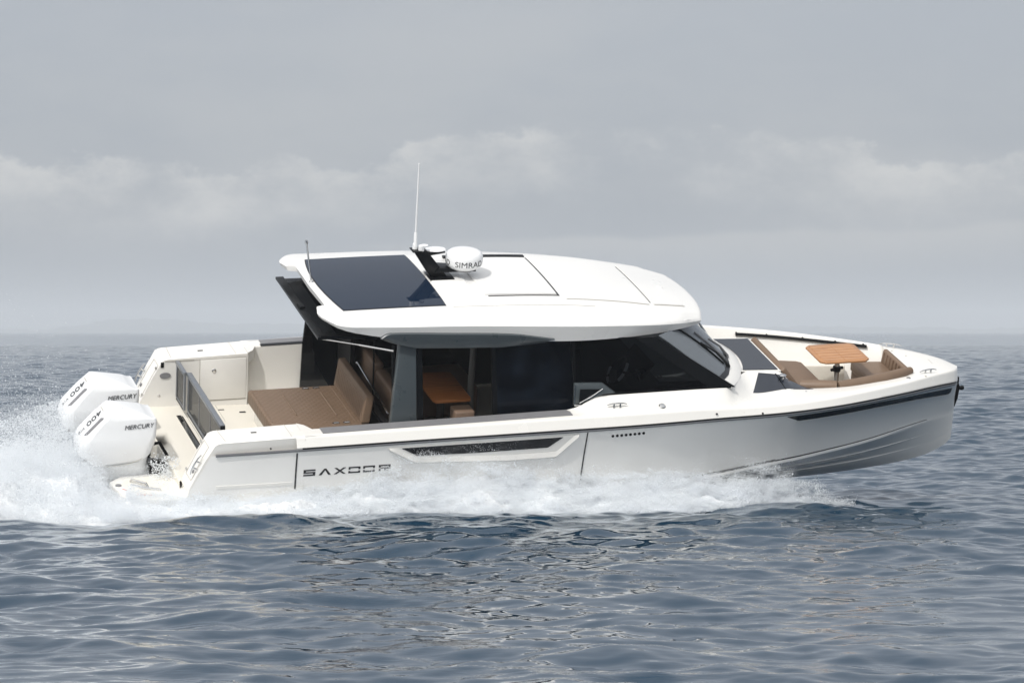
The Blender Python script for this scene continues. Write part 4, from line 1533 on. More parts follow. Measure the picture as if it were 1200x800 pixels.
def bar_on_roof(m, x0, y0, x1, y1, w, h, n=16):
    a, b = np.array([x0, y0]), np.array([x1, y1])
    d = (b - a) / np.linalg.norm(b - a)
    q = np.array([-d[1], d[0]]) * w / 2
    P, Q = [], []
    for t in np.linspace(0, 1, n):
        p = a + (b - a) * t
        L_, R_ = p - q, p + q
        P.append([(*L_, roof_z(*L_) - 0.004), (*L_, roof_z(*L_) + h), (*R_, roof_z(*R_) + h), (*R_, roof_z(*R_) - 0.004)])
    P = np.array(P)
    m.grid(P)
    m.poly([tuple(p) for p in P[0]])
    m.poly([tuple(p) for p in P[-1]])


# roof hatch panel (sliding hatch) with its dark gaps and rail, front panel crease, small vent dot
part('roof_hatch', M_roof, roof, lambda m: roof_sheet(m, lambda s, t: (5.58 + 0.94 * s, (-1 + 2 * t) * 0.71), 0.020, 0.03), bevel=0.0)
part('hatch_gap', M_line, roof, lambda m: (bar_on_roof(m, 6.545, 0.735, 6.545, -0.735, 0.022, 0.006), bar_on_roof(m, 5.62, -0.735, 6.555, -0.735, 0.020, 0.006)))
part('hatch_rail', M_black, roof, lambda m: bar_on_roof(m, 5.45, 0.775, 6.535, 0.775, 0.07, 0.030))
part('roof_crease', M_line, roof, lambda m: bar_on_roof(m, 7.775, 0.70, 7.785, -0.71, 0.010, 0.004))
part('roof_panel', M_roof, roof, lambda m: roof_sheet(m, lambda s, t: (6.60 + 1.16 * s, (-1 + 2 * t) * (0.84 - 0.06 * s)), 0.006, 0.01))
part('roof_panel', M_roof, roof, lambda m: roof_sheet(m, lambda s, t: (7.80 + (0.52 - 0.06 * abs(2 * t - 1) ** 2) * s, (-1 + 2 * t) * (0.76 - 0.14 * s)), 0.006, 0.01))
part('panel_joint', M_joint, roof, lambda m: bar_on_roof(m, 6.62, -0.846, 7.74, -0.792, 0.010, 0.0075))
part('panel_joint', M_joint, roof, lambda m: bar_on_roof(m, 7.82, -0.768, 8.27, -0.655, 0.010, 0.0075))
part('panel_joint', M_joint, roof, lambda m: bar_on_roof(m, 5.08, -1.02, 6.95, -1.01, 0.007, 0.003))
part('roof_cap', M_roof, roof, lambda m: m.lathe([(0.002, 0.022), (0.035, 0.018), (0.05, 0.0), (0.05, -0.01)], (8.14, -0.03, roof_z(8.14, -0.03)), (0.2, 0, 1), 16))
# moulded fairing under the mast
part('mast_fairing', M_roof, roof, lambda m: (m.prism([(5.03, -0.26, 3.0), (5.03, -0.26, 3.088), (5.46, -0.26, 3.084), (5.58, -0.26, 3.0)], (0, 0.52, 0)), m.prism([(5.08, -0.72, 3.0), (5.08, -0.70, 3.052), (5.50, -0.70, 3.048), (5.62, -0.72, 3.0)], (0, 0.50, 0)), m.prism([(5.08, 0.20, 3.0), (5.08, 0.20, 3.06), (5.50, 0.20, 3.055), (5.62, 0.20, 3.0)], (0, 0.50, 0))), bevel=0.02, seg=3)


def ceil(m):
    xs = np.linspace(3.75, 7.95, 24)
    m.grid(np.array([[(x, y * (float(rW(x)) - 0.12), float(rL(x)) + 0.015) for y in np.linspace(-1, 1, 9)] for x in xs]))


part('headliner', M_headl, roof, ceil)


# dark grey wing under the roof edge on both sides
wing_top = pchip([4.05, 4.15, 5.0, 5.7, 6.29], [2.83, 2.885, 2.845, 2.795, 2.69])


def wing(m, sd):
    P = []
    for x in np.linspace(4.05, 6.29, 40):
        k = (x - 4.05) / 2.24
        top = float(wing_top(x))
        bot = np.interp(k, [0, 0.07, 0.2, 0.7, 0.96, 1.0], [2.80, 2.735, 2.66, 2.608, 2.632, 2.66])
        out = 1.452 + 0.03 * math.sin(math.pi * min(1, k * 1.05)) - 0.0
        out = min(out, float(rW(x)) + 0.045)
        P.append([(x, sd * (out - 0.12), top), (x, sd * (out - 0.012), top), (x, sd * out, top - 0.012), (x, sd * (out - 0.005), (top + bot) / 2), (x, sd * (out - 0.035), bot + 0.012), (x, sd * (out - 0.05), bot), (x, sd * (out - 0.30), bot + 0.06)])
    P = np.array(P)
    m.grid(P)
    m.poly([tuple(p) for p in P[0]])
    m.poly([tuple(p) for p in P[-1]])


for sd in (-1, 1):
    wg = part('roof_wing', M_grey, roof, lambda m: wing(m, sd), smooth=25)

# hinged tailgate window standing open under the roof
tg = part('tailgate_window', M_tail, yacht, lambda m: quad_sheet(m, (3.40, -1.05, 2.735), (4.18, -1.12, 2.70), (4.18, 1.12, 2.72), (3.40, 1.05, 2.775), nrm=(0, 0, 1)))


def tail_frame(m):
    for a, b in (((3.37, -1.09), (4.2, -1.16)), ((3.37, 1.09), (4.2, 1.16))):
        m.prism([(a[0], a[1], 2.735), (b[0], b[1], 2.70), (b[0], b[1] * 0.90, 2.70), (a[0], a[1] * 0.90, 2.735)], (0, 0, 0.035))
    m.prism([(3.33, -1.10, 2.725), (3.33, 1.10, 2.765), (3.43, 1.10, 2.765), (3.43, -1.10, 2.725)], (0, 0, 0.03))
    m.box((3.36, -0.08, 2.745), (3.42, 0.08, 2.80))


part('frame', M_black, tg, tail_frame)
part('gas_strut', M_steel, tg, lambda m: (m.tube([(3.42, -0.98, 2.69), (3.85, -1.14, 2.645)], 0.011, 8), m.tube([(3.85, -1.14, 2.645), (4.25, -1.30, 2.60)], 0.016, 8)))
part('gas_strut', M_steel, tg, lambda m: (m.tube([(3.46, 0.98, 2.70), (3.85, 1.12, 2.60)], 0.011, 8), m.tube([(3.85, 1.12, 2.60), (4.25, 1.28, 2.42)], 0.016, 8)))

# mast, radome, aerials
mast = part('radar_mast', M_black, yacht, lambda m: (
    m.prism([(5.05, -0.075, 3.095), (5.27, -0.075, 3.095), (5.00, -0.06, 3.44), (4.83, -0.06, 3.44)], (0, 0.14, 0)),
    m.box((5.02, -0.17, 3.086), (5.34, 0.15, 3.10)),
    m.prism([(5.10, -0.09, 3.16), (5.15, -0.09, 3.22), (5.62, -0.16, 3.195), (5.62, -0.16, 3.175)], (0, 0.24, 0)),
    m.prism([(4.90, -0.06, 3.36), (5.24, -0.05, 3.405), (5.24, -0.05, 3.42), (4.90, -0.06, 3.43)], (0, 0.15, 0)),
    m.box((4.80, -0.09, 3.44), (4.93, 0.09, 3.455))), bevel=0.006)
RD = np.array([5.495, -0.03, 3.205])
rdome = part('radome', M_dome, yacht, lambda m: m.lathe([(0.08, -0.02), (0.15, -0.018), (0.205, 0.01), (0.235, 0.045), (0.240, 0.075), (0.236, 0.15), (0.222, 0.185), (0.19, 0.208), (0.12, 0.218), (0.01, 0.222)], RD, (0, 0, 1), 64), smooth=50)
part('radome_base', M_strip, rdome, lambda m: m.lathe([(0.05, -0.035), (0.14, -0.033), (0.16, -0.016), (0.10, -0.012)], RD, (0, 0, 1), 40))


def wrap_text(name, s, size, xs, ang0, z, rad, material, parent):
    c = bpy.data.curves.new(name, 'FONT')
    c.body = s
    c.offset = 0.0
    o = bpy.data.objects.new(name, c)
    COL.objects.link(o)
    dg = bpy.context.evaluated_depsgraph_get()
    me = bpy.data.meshes.new_from_object(o.evaluated_get(dg))
    bpy.data.objects.remove(o)
    bpy.data.curves.remove(c)
    bm = bmesh.new()
    bm.from_mesh(me)
    bmesh.ops.triangulate(bm, faces=bm.faces)
    for _ in range(2):
        bmesh.ops.subdivide_edges(bm, edges=[e for e in bm.edges if e.calc_length() > 0.12], cuts=1)
    wid = max(v.co.x for v in bm.verts)
    for v in bm.verts:
        a = ang0 + (v.co.x - wid / 2) * size * xs / rad
        zz = z + v.co.y * size
        v.co = Vector((RD[0] + rad * math.cos(a), RD[1] + rad * math.sin(a), RD[2] + zz))
    bm.to_mesh(me)
    bm.free()
    me.materials.clear()
    me.materials.append(material)
    me.name = name
    o = bpy.data.objects.new(name, me)
    return link(o, parent)


wrap_text('radome_lettering', 'SIMRAD', 0.102, 1.12, math.radians(-88), 0.058, 0.2415, M_text, rdome)
wrap_text('radome_lettering', 'SIMRAD', 0.102, 1.12, math.radians(158), 0.058, 0.2415, M_text, rdome)
part('satellite_puck', M_dome, yacht, lambda m: m.prism([(5.13 + 0.14 * math.cos(a), 0.10 * math.sin(a) + 0.05, 3.395) for a in np.linspace(0, 2 * math.pi, 40)[:-1]], (0, 0, 0.04)), bevel=0.015, seg=4)
part('mast_light', M_dome, yacht, lambda m: (m.lathe([(0.035, 0), (0.04, 0.02), (0.035, 0.07), (0.01, 0.085)], (4.92, -0.04, 3.445), (0, 0, 1), 16), m.lathe([(0.045, 0), (0.045, 0.015), (0.01, 0.02)], (4.97, -0.02, 3.50), (0, 0, 1), 16)))
whip = part('whip_aerial', M_dome, yacht, lambda m: (m.tube([(4.858, 0.03, 3.455), (4.858, 0.03, 3.52), (4.860, 0.03, 3.53), (4.861, 0.03, 3.66), (4.862, 0.03, 3.68)], [0.035, 0.03, 0.024, 0.022, 0.012], 12), m.tube([(4.862, 0.03, 3.68), (4.869, 0.03, 4.58)], [0.015, 0.011], 8)))
part('stern_light_pole', M_steel, yacht, lambda m: (m.tube([(3.53, 0.06, 3.07), (3.45, 0.05, 3.60)], 0.011, 10), m.lathe([(0.035, 0), (0.03, 0.02), (0.014, 0.035)], (3.53, 0.06, 3.06), (0, 0, 1), 14), m.lathe([(0.018, 0), (0.022, 0.02), (0.02, 0.045), (0.004, 0.05)], (3.449, 0.05, 3.585), (0, 0, 1), 12)))

# ---------------------------------------------------------------- foredeck and bow lounge
def trunk(m):
    xs = np.linspace(9.18, 9.66, 10)
    m.grid(np.array([[(x, y, 1.784 - 0.045 * (x - 9.18)) for y in np.linspace(-0.64, 0.64, 9)] for x in np.concatenate([[8.6], xs])]))
    m.grid(np.array([[(9.66, y, 1.762), (9.68, y, 1.74), (9.72, y, 1.05)] for y in np.linspace(-0.64, 0.64, 5)]))
    m.grid(np.array([[(x, 0.64, 1.784 - 0.045 * (x - 9.18)), (x, 0.66, 1.76 - 0.045 * (x - 9.18)), (x, 0.68, 1.05)] for x in np.linspace(8.6, 9.66, 6)]))


tr = part('foredeck_trunk', M_white, yacht, trunk)


def skylight(m):
    P = []
    for t in np.linspace(0, 1, 21):
        y = -0.585 + 1.17 * t
        xa = 9.145 + 0.115 * (1 - (abs(y) / 0.585) ** 2)
        P.append([(xa + (9.63 - xa) * s, y, 1.789 - 0.045 * (xa + (9.63 - xa) * s - 9.18) + 0.006) for s in np.linspace(0, 1, 6)])
    P = np.array(P)
    Q = P - np.array([0, 0, 0.02])
    m.grid(P); m.grid(Q)
    for A, B in ((P[0], Q[0]), (P[-1], Q[-1]), (P[:, 0], Q[:, 0]), (P[:, -1], Q[:, -1])):
        m.grid(np.stack([A, B]))


part('skylight', M_deckglass, tr, skylight)
part('bow_floor', M_cream, yacht, lambda m: m.grid(np.array([[(x, t * (float(hull_y(x, 1.06)) - 0.06), 1.06) for t in np.linspace(-1, 1, 7)] for x in np.linspace(8.6, 11.6, 16)])))
# dark glass panel in the starboard side deck
stb_fn = deck_section(stb)


def deck_z(x, y):
    p = stb_fn(x)[:10]
    return float(np.interp(-abs(y), [-a for a, b in p], [b for a, b in p]))


def deck_sheet(m, a, b, c, d, off, th, n1=22, n2=12):
    a, b, c, d = (np.asarray(v, float) for v in (a, b, c, d))
    P = []
    for u in np.linspace(0, 1, n1):
        row = []
        for t in np.linspace(0, 1, n2):
            q = (a * (1 - u) + b * u) * (1 - t) + (d * (1 - u) + c * u) * t
            row.append((q[0], q[1], deck_z(q[0], q[1]) + off))
        P.append(row)
    P = np.array(P)
    Q = P - np.array([0, 0, th])
    m.grid(P)
    m.grid(Q)
    for A, B in ((P[0], Q[0]), (P[-1], Q[-1]), (P[:, 0], Q[:, 0]), (P[:, -1], Q[:, -1])):
        m.grid(np.stack([A, B]))


sg = part('side_deck_glass', M_deckglass, yacht, lambda m: deck_sheet(m, (9.085, -1.175), (10.02, -0.90), (9.80, -0.75), (9.33, -0.675), 0.006, 0.02))
part('panel_bar', M_black, sg, lambda m: deck_sheet(m, (9.575, -1.04), (9.59, -1.035), (9.565, -0.70), (9.55, -0.70), 0.0085, 0.01))
part('deck_filler', M_steel, sg, lambda m: m.lathe([(0.02, -0.02), (0.02, 0.03), (0.046, 0.035), (0.050, 0.05), (0.03, 0.062), (0.004, 0.065)], (9.62, -0.80, deck_z(9.62, -0.8)), (0, 0, 1), 20))


def slab(m, a, b, c, d, th):
    a, b, c, d = (np.asarray(v, float) for v in (a, b, c, d))
    n = np.cross(b - a, d - a)
    n /= np.linalg.norm(n)
    m.prism([a, b, c, d], -n * th)


lounge = part('bow_backrest', M_leather, yacht, lambda m: slab(m, (9.735, 0.60, 1.805), (9.735, -0.58, 1.79), (10.01, -0.62, 1.44), (10.01, 0.66, 1.44), 0.085), bevel=0.03, seg=4)
bseat = part('bow_seat', M_leather, yacht, lambda m: (m.prism([(9.98, 0.68, 1.30), (10.33, 0.58, 1.30), (10.40, 0.52, 1.30), (10.40, -0.30, 1.30), (10.30, -0.70, 1.30), (9.98, -0.66, 1.30)], (0, 0, 0.125))), bevel=0.03, seg=4)
part('seat_base', M_white, bseat, lambda m: m.prism([(9.9, 0.70, 1.05), (10.32, 0.60, 1.05), (10.37, 0.5, 1.05), (10.37, -0.30, 1.05), (10.30, -0.70, 1.05), (9.9, -0.70, 1.05)], (0, 0, 0.255)))
part('bolster', M_leather, bseat, lambda m: m.tube([(9.96, -0.60, 1.53), (10.12, -0.69, 1.545), (10.39, -0.765, 1.55)], [0.075, 0.085, 0.08], 14), smooth=60)
part('seat_seam', M_leather, bseat, lambda m: m.tube([(10.10, -0.35, 1.427), (10.16, -0.48, 1.45), (10.14, -0.60, 1.56)], 0.012, 8))
fsofa = part('bow_sofa', M_leather, yacht, lambda m: m.prism([(11.08, 0.50, 1.27), (11.50, 0.44, 1.27), (11.50, -0.45, 1.27), (11.20, -0.60, 1.27), (11.08, -0.4, 1.27)], (0, 0, 0.13)), bevel=0.03, seg=4)
part('sofa_base', M_leather, fsofa, lambda m: m.prism([(11.10, 0.48, 1.06), (11.50, 0.42, 1.06), (11.50, -0.43, 1.06), (11.20, -0.58, 1.06), (11.10, -0.4, 1.06)], (0, 0, 0.215)))
part('sofa_back', M_leather, fsofa, lambda m: m.prism([(11.475, 0.435, 1.36), (11.505, 0.435, 1.575), (11.575, 0.435, 1.575), (11.565, 0.435, 1.36)], (0.02, -0.885, -0.005)), bevel=0.03, seg=4)
part('back_fluting', M_leather, fsofa, lambda m: [m.tube([(11.484, y, 1.42), (11.503, y, 1.55)], 0.010, 6) for y in np.linspace(0.36, -0.36, 8)])
part('bolster', M_leather, fsofa, lambda m: m.tube([(10.40, -0.775, 1.545), (10.75, -0.695, 1.545), (11.1, -0.61, 1.555), (11.42, -0.50, 1.575), (11.56, -0.42, 1.575)], [0.075, 0.08, 0.08, 0.07, 0.05], 14), smooth=60)

# teak bow table
TZ = 1.70
bt = part('bow_table', M_teakrim, yacht, lambda m: m.prism([(10.33, 0.26, TZ), (10.40, 0.33, TZ), (10.95, 0.33, TZ), (11.02, 0.26, TZ), (11.02, -0.28, TZ), (10.95, -0.35, TZ), (10.40, -0.35, TZ), (10.33, -0.28, TZ)], (0, 0, 0.03)), bevel=0.01, seg=3)


def planks(m):
    for (xa, xb) in ((10.385, 10.6715), (10.6785, 10.965)):
        for i in range(6):
            y0 = -0.30 + i * 0.097
            m.box((xa, y0, TZ + 0.0285), (xb, y0 + 0.085, TZ + 0.0345))


part('tabletop_planks', M_teak, bt, planks, bevel=0.002, seg=1)
part('leaf_joint', M_teakrim, bt, lambda m: m.box((10.6725, -0.345, TZ + 0.0302), (10.6775, 0.325, TZ + 0.0325)))
part('pedestal', M_steel, bt, lambda m: m.tube([(10.69, 0.0, 1.06), (10.69, 0.0, TZ)], 0.034, 16))
part('pedestal_clamp', M_black, bt, lambda m: (m.lathe([(0.05, -0.035), (0.055, 0.0), (0.05, 0.035)], (10.69, 0, 1.50), (0, 0, 1), 16), m.tube([(10.60, -0.04, 1.50), (10.78, 0.03, 1.50)], 0.022, 8)))
part('bow_locker_front', M_cream, yacht, lambda m: m.prism([(10.42, 0.62, 1.06), (11.02, 0.52, 1.06), (11.05, 0.66, 1.06), (10.45, 0.86, 1.06)], (0, 0, 0.27)), bevel=0.02)
part('bow_speaker_slot', M_joint, yacht, lambda m: m.box((10.02, 1.262, 1.50), (10.14, 1.268, 1.515)))

# ---------------------------------------------------------------- outboards


def ring(z, xa, xf, hw, r, n=7):
    pts = []
    r = min(r, (xf - xa) * 0.49, hw * 0.98)
    for cx_, cy_, a0 in ((xf - r, hw - r, 0), (xa + r, hw - r, 90), (xa + r, -hw + r, 180), (xf - r, -hw + r, 270)):
        for k in range(n):
            a = math.radians(a0 + 90 * k / (n - 1))
            pts.append((cx_ + r * math.cos(a), cy_ + r * math.sin(a), z(cx_ + r * math.cos(a)) if callable(z) else z))
    return pts


def outboard(yc_):
    ez = lambda x, base, amp: base + amp * ((x - 0.86) / 0.45) ** 2      # sagging lower lip
    rings = [
        ring(lambda x: ez(x, 1.060, 0.12), 0.55, 1.34, 0.235, 0.14),
        ring(lambda x: ez(x, 1.075, 0.13), 0.47, 1.375, 0.262, 0.16),
        ring(lambda x: ez(x, 1.115, 0.14), 0.435, 1.385, 0.274, 0.16),
        ring(1.33, 0.435, 1.395, 0.286, 0.14),
        ring(1.42, 0.475, 1.398, 0.288, 0.10),
        ring(1.455, 0.505, 1.40, 0.284, 0.075),
        ring(1.60, 0.648, 1.402, 0.268, 0.045),
        ring(1.665, 0.712, 1.402, 0.262, 0.04),
        ring(1.685, 0.735, 1.392, 0.258, 0.04),
        ring(lambda x: 1.722 - 0.055 * (x - 0.77), 0.772, 1.345, 0.252, 0.04),
        ring(lambda x: 1.790 - 0.150 * (x - 0.845), 0.838, 1.285, 0.222, 0.035),
        ring(lambda x: 1.800 - 0.152 * (x - 0.845), 0.862, 1.24, 0.20, 0.03)]
    R = np.array(rings)
    R[:, :, 1] += yc_
    m = MB()
    m.grid(np.concatenate([R, R[:, :1]], 1))
    m.poly([tuple(p) for p in R[0]])
    m.poly([tuple(p) for p in R[-1]])
    cowl = m.build('outboard_motor', M_engine, yacht, 22)
    cowl['label'] = 'large white outboard motor with black lettering'
    low = (ring(lambda x: ez(x, 1.055, 0.12), 0.57, 1.33, 0.225, 0.14), ring(lambda x: ez(x, 1.0, 0.10), 0.60, 1.32, 0.215, 0.14), ring(0.80, 0.68, 1.28, 0.15, 0.10), ring(0.10, 0.74, 1.12, 0.10, 0.08))
    part('lower_cowling', M_engine, cowl, lambda m: m.grid(np.array([[(x, y + yc_, z) for x, y, z in rr + rr[:1]] for rr in low])), smooth=40)
    part('cowl_seam', M_joint, cowl, lambda m: m.tube([(x, yc_ - 0.2655 - 0.006, ez(x, 1.094, 0.135)) for x in np.linspace(0.66, 1.22, 14)], 0.0035, 6))
    part('mounting_bracket', M_black, cowl, lambda m: (m.box((1.36, yc_ - 0.13, 0.70), (1.585, yc_ + 0.13, 1.02)), m.tube([(1.36, yc_ - 0.10, 1.08), (1.585, yc_ - 0.10, 1.0)], 0.02, 8), m.tube([(1.36, yc_ + 0.20, 1.16), (1.52, yc_ + 0.12, 1.22), (1.62, yc_ + 0.1, 1.04)], 0.025, 8)), bevel=0.01)
    # sloping aft face: frame of reference
    slope = np.array([0.698, 0, 0.716])
    n = np.array([-0.716, 0, 0.698])
    base = np.array([0.505, yc_, 1.455])
    P = lambda s, y: base + slope * s + np.array([0, y, 0]) + n * 0.004
    part('vent_slit', M_strip, cowl, lambda m: (m.prism([P(0.02, -0.115), P(0.06, -0.180), P(0.35, -0.180), P(0.32, -0.115)], n * 0.004)))
    text('model_numerals', '400', 0.150, P(0.365, 0.095), -slope, np.array([0, -1.0, 0]), M_textg, cowl, 1.15, 0.0, 0.0, extr=0.002)
    text('model_badge', 'V10', 0.085, P(0.075, 0.075), -slope, np.array([0, -1.0, 0]), M_textg, cowl, 0.8, 0.15, 0.0, extr=0.002)
    part('top_badge', M_joint, cowl, lambda m: m.prism([P(0.385, 0.15), P(0.395, 0.15), P(0.395, 0.0), P(0.385, 0.0)], n * 0.002))
    text('side_lettering', 'MERCURY', 0.080, (0.985, yc_ - 0.2785, 1.570), (1, 0.012, 0.045), (0, 0.10, 1), M_textg, cowl, 1.02, 0.28, 0.0, extr=0.003)
    text('side_lettering', 'MERCURY', 0.080, (1.345, yc_ + 0.2785, 1.585), (-1, -0.012, -0.0), (0, -0.10, 1), M_textg, cowl, 1.02, 0.28, 0.0, extr=0.003)
    for (x, y, z) in ((0.448, -0.14, 1.33), (0.50, -0.245, 1.19)):
        part('cowl_stud', M_strip, cowl, lambda m: m.lathe([(0.003, 0.006), (0.016, 0.005), (0.022, 0.0), (0.022, -0.01)], (x, yc_ + y, z), (-0.85, -0.5, 0), 16))
    part('cowl_stud', M_steel, cowl, lambda m: m.lathe([(0.003, 0.008), (0.020, 0.007), (0.028, 0.0), (0.028, -0.03)], (0.62, yc_ - 0.262, 1.10), (-0.35, -0.9, 0.1), 16))
    return cowl


eng = outboard(-0.52)
eng2 = eng.copy()
COL.objects.link(eng2)
eng2.parent = yacht
eng2.location = (0, 1.04, 0)
for ch in list(eng.children):
    c = ch.copy()
    COL.objects.link(c)
    c.parent = eng2
    for gch in ch.children:
        d = gch.copy()
        COL.objects.link(d)
        d.parent = c

# ------------------------------------------------------------------ foam and spray thrown up by the boat
H_px = [(-400, .25), (-100, .45), (0, .62), (60, .72), (110, .78), (150, .30), (217, .12), (265, .14), (330, .20), (400, .26), (435, .48), (475, .84), (505, 1.04), (540, .96), (600, .78), (650, .62), (700, .50), (760, .42), (850, .40), (900, .42), (935, .42), (965, .30), (990, .08)]
Hx = [(p - 600) / 5000 * 53.3 for p, _ in H_px]
Hf = lambda X: np.interp(X, Hx, [h for _, h in H_px])
near_x = [-14, -9, -6.4, -5.3, -4.2, -3.6, -3.2, -2.9, -1.5, 0, 1.0, 2.0, 2.8, 3.4, 4.0, 4.3]
near_y = [44.0, 46.8, 48.9, 49.8, 50.35, 50.5, 51.0, 51.35, 51.75, 52.05, 52.3, 52.6, 53.3, 54.1, 54.75, 54.95]
Yn = lambda X: np.interp(X, near_x, near_y) + 0.10 * np.sin(X * 3.1) + 0.07 * np.sin(X * 7.7 + 1)


def build_foam():
    X = np.arange(-14, 3.72, 0.025)
    U = np.linspace(0, 1, 150)
    XX, UU = np.meshgrid(X, U, indexing='ij')
    yn = Yn(XX)
    yf = np.where(XX < -5.0, hull_line(XX) + 4.2, hull_line(XX) + 0.5)
    yf = np.where((XX >= -5.0) & (XX < -4.0), hull_line(XX) + 0.5 + 3.7 * np.clip((-4.0 - XX), 0, 1), yf)
    YY = yn + (yf - yn) * UU
    D = YY - yn
    sea_ = sea_h(XX, YY, 0.06)
    n1 = fbm2(XX * 2.2, YY * 1.5, 31, 5, 2.1, 0.55)
    n2 = fbm2(XX * 8.0, YY * 6.0, 33, 4, 2.0, 0.6)
    ridge = 1 - np.abs(2 * fbm2(XX * 4.0, YY * 3.0, 35, 4) - 1)
    edge = np.clip(D / 0.55, 0, 1) * np.clip((3.7 - XX) / 1.9, 0, 1)
    lift = 0.17 * np.sqrt(np.clip(D / 0.5, 0, 1))
    lift = lift * np.interp(XX, [-6.2, -5.4, -4.9, -3.4, -2.4], [1.0, 0.75, 0.45, 0.45, 1.0])
    lift = lift + 0.40 * Hf(XX) * np.clip((D - 0.5) / 1.1, 0, 1) ** 1.5
    Z = sea_ - 0.05 + edge * (lift * (0.45 + 1.1 * n1)) + edge * (ridge - 0.5) * 0.10 + edge * (n2 - 0.5) * 0.085
    Z -= 0.10 * (1 - edge) * np.clip(0.62 - n1, 0, 1) * 2
    Z -= 0.35 * np.clip(1 - edge / 0.06, 0, 1)
    n, m_ = XX.shape
    V = np.stack([XX, YY, Z], -1).reshape(-1, 3)
    idx = np.arange(n * m_).reshape(n, m_)
    F = np.stack([idx[:-1, :-1], idx[1:, :-1], idx[1:, 1:], idx[:-1, 1:]], -1).reshape(-1, 4)
    o = mesh_np('wake_foam', V, F, M_foam)
    o['kind'] = 'stuff'
    o['label'] = 'white churned foam running along the near side of the yacht and out astern'


build_foam()

def drops(name, P, r, label):
    """a cloud of round water drops: a mesh of points turned into spheres of radius 'rad'"""
    me = bpy.data.meshes.new(name)
    me.vertices.add(len(P))
    me.vertices.foreach_set('co', P.astype(np.float32).ravel())
    at = me.attributes.new('rad', 'FLOAT', 'POINT')
    at.data.foreach_set('value', r.astype(np.float32))
    me.materials.append(M_spray)
    o = bpy.data.objects.new(name, me)
    link(o)
    o['kind'] = 'stuff'
    o['label'] = label
    ng = bpy.data.node_groups.new(name, 'GeometryNodeTree')
    ng.interface.new_socket('Geometry', in_out='INPUT', socket_type='NodeSocketGeometry')
    ng.interface.new_socket('Geometry', in_out='OUTPUT', socket_type='NodeSocketGeometry')
    gi = ng.nodes.new('NodeGroupInput')
    go = ng.nodes.new('NodeGroupOutput')
    mp = ng.nodes.new('GeometryNodeMeshToPoints')
    na = ng.nodes.new('GeometryNodeInputNamedAttribute')
    na.data_type = 'FLOAT'
    na.inputs['Name'].default_value = 'rad'
    sm = ng.nodes.new('GeometryNodeSetMaterial')
    sm.inputs['Material'].default_value = M_spray
    ng.links.new(gi.outputs[0], mp.inputs['Mesh'])
    ng.links.new(na.outputs['Attribute'], mp.inputs['Radius'])
    ng.links.new(mp.outputs[0], sm.inputs['Geometry'])
    ng.links.new(sm.outputs[0], go.inputs[0])
    md = o.modifiers.new('drops', 'NODES')
    md.node_group = ng
    return o


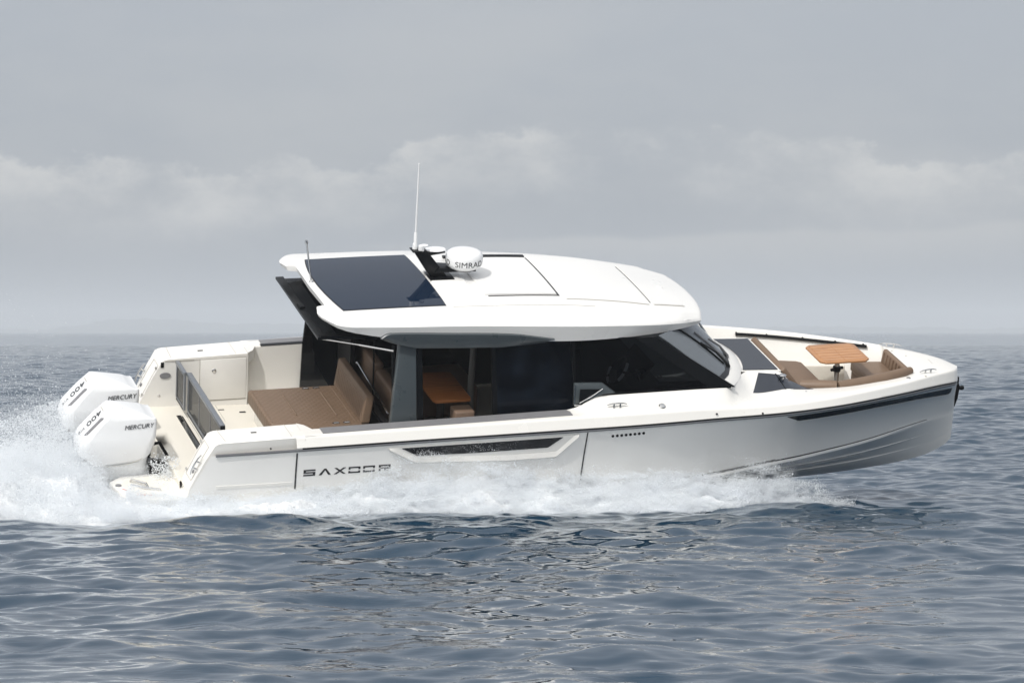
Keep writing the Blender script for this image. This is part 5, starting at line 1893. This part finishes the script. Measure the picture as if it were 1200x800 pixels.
def build_spray():
    soft = lambda v, a, b: rng.random(len(v)) < np.clip((v - a) / (b - a), 0, 1)

    def side_sheet(n, mist):
        X = rng.uniform(-4.7, 4.5, n)
        u = rng.random(n) ** (1.25 if mist else 1.1)     # 0 at the hull, 1 at the near edge
        yh = hull_line(X) + 0.05
        Y = yh + (Yn(X) + 0.15 - yh) * u
        H = Hf(X) * (1 - u) ** 0.8 + 0.10 * (1 - u * 0.6)
        big = noise3(np.stack([X * 1.6, Y * 0.7, np.zeros(n)], 1), 41, 3)
        H = H * (0.60 + 0.85 * big)
        w = rng.random(n) ** (1.2 if mist else 1.4)
        tail = np.where(rng.random(n) < (0.35 if mist else 0.12), 1 + rng.exponential(0.24, n), 1.0)
        Z = np.minimum(H * w * tail, 1.02 - 0.25 * rng.random(n))
        P = np.stack([X, Y, Z], 1)
        # streaks thrown aft and upwards
        cl = noise3(np.stack([X * 2.2 - Z * 2.6, Y * 3.0, Z * 5.5 + X * 1.2], 1), 42, 3)
        fine = noise3(np.stack([X * 9 - Z * 9, Y * 9, Z * 16 + X * 5], 1), 44, 2)
        v = cl * 0.6 + fine * 0.4 - 0.16 * (w * tail - 0.25)
        k = soft(v, 0.22, 0.62) if mist else soft(v, 0.34, 0.56)
        k &= (rng.random(n) < np.interp(X, [-3.4, -2.2], [0.30, 1.0])) | (u < 0.25)
        k &= rng.random(n) < np.interp(X, [1.8, 3.0, 3.9, 4.45], [1.0, 0.5, 0.12, 0.0])
        return P[k]
    P = side_sheet(1300000, False)
    Q = side_sheet(3600000, True)
    r = np.concatenate([0.0028 * np.exp(rng.normal(0, 0.45, len(P))), np.full(len(Q), 0.0019)])
    drops('bow_spray', np.concatenate([P, Q]), np.minimum(r, 0.013), 'white spray sheet thrown up along the near hull side')

    def plume(n, mist):
        X = -3.9 - rng.random(n) ** 0.9 * (9.0 if mist else 7.0)
        yl, yh_ = Yn(X) + 0.3, hull_line(X) + 4.2
        t = rng.random(n)
        Y = yl + (yh_ - yl) * t
        body = np.clip((t - 0.06) / 0.40, 0, 1) * np.clip((1.05 - t) / 0.3, 0, 1)
        aft = np.clip((-4.5 - X) / 0.9, 0, 1)
        H = 0.16 + (Hf(X) * 1.0 + 0.36) * body * (0.22 + 0.78 * aft)
        big = noise3(np.stack([X * 0.9, Y * 0.6, np.zeros(n)], 1), 51, 3)
        H = H * (0.60 + 0.85 * big)
        w = rng.random(n) ** (1.3 if mist else 1.6)
        tail = np.where(rng.random(n) < (0.3 if mist else 0.12), 1 + rng.exponential(0.3, n), 1.0)
        Z = H * w * tail
        cl = noise3(np.stack([X * 2.4 + Z * 2.0, Y * 2.0, Z * 4.0 - X], 1), 52, 3)
        fine = noise3(np.stack([X * 9 + Z * 7, Y * 7, Z * 13 - X * 4], 1), 54, 2)
        v = cl * 0.6 + fine * 0.4 - 0.16 * (w * tail - 0.3)
        keep = soft(v, 0.20, 0.60) if mist else soft(v, 0.33, 0.55)
        keep &= rng.random(n) < np.interp(t, [0.0, 0.16], [0.22, 1.0])
        # keep the platforms, the motors' upper halves and the cockpit clear
        P = np.stack([X, Y, Z], 1)
        B = (P - YM_np[:3, 3]) @ YM_np[:3, :3]
        keep &= ~((B[:, 0] > 0.66) & (B[:, 1] < -0.70))
        keep &= ~((B[:, 0] > 1.40) & (np.abs(B[:, 1]) < 1.7))
        keep &= ~((B[:, 0] > 0.40) & (np.abs(B[:, 1]) < 1.0) & (B[:, 2] > 1.12))
        return P[keep]
    P = plume(1600000, False)
    Q = plume(4600000, True)
    r = np.concatenate([0.0030 * np.exp(rng.normal(0, 0.45, len(P))), np.full(len(Q), 0.0021)])
    drops('stern_plume', np.concatenate([P, Q]), np.minimum(r, 0.014), 'white plume of spray boiling up behind the two outboards')
    # splash in the gap between the near motor and the transom
    n = 9000
    bp = np.stack([rng.uniform(1.30, 1.66, n), rng.normal(-0.86, 0.12, n), 0.78 + rng.exponential(0.13, n)], 1)
    ms = np.stack([rng.uniform(0.30, 1.30, 160000), rng.uniform(-0.86, -0.1, 160000), 0.45 + 0.72 * rng.random(160000) ** 1.4], 1)
    drops('motor_mist', to_world(ms[ms[:, 2] < 1.13 - 0.10 * np.abs(ms[:, 0] - 0.8)]), np.full(int((ms[:, 2] < 1.13 - 0.10 * np.abs(ms[:, 0] - 0.8)).sum()), 0.0021), 'thin white mist hanging round the lower halves of the outboards')
    bp = bp[(bp[:, 2] < 1.25) & (noise3(bp * np.array([14., 9., 14.]), 61, 2) > 0.48)]
    drops('stern_splash', to_world(bp), 0.0036 * np.exp(rng.normal(0, 0.5, len(bp))), 'white splash leaping between the near outboard and the transom')
    # fine specks flying above the plume
    n = 60000
    X = -4.6 - rng.random(n) ** 0.8 * 4.5
    Y = rng.uniform(50.5, 57.5, n)
    Z = 0.6 + rng.exponential(0.55, n)
    P = np.stack([X, Y, Z], 1)[Z < 2.9]
    B = (P - YM_np[:3, 3]) @ YM_np[:3, :3]
    P = P[~((B[:, 0] > 0.3) & (np.abs(B[:, 1]) < 1.8))]
    r = 0.0016 * np.exp(rng.normal(0, 0.55, len(P)))
    drops('spray_specks', P, np.minimum(r, 0.009), 'fine droplets flying in the air above the wake astern')


build_spray()
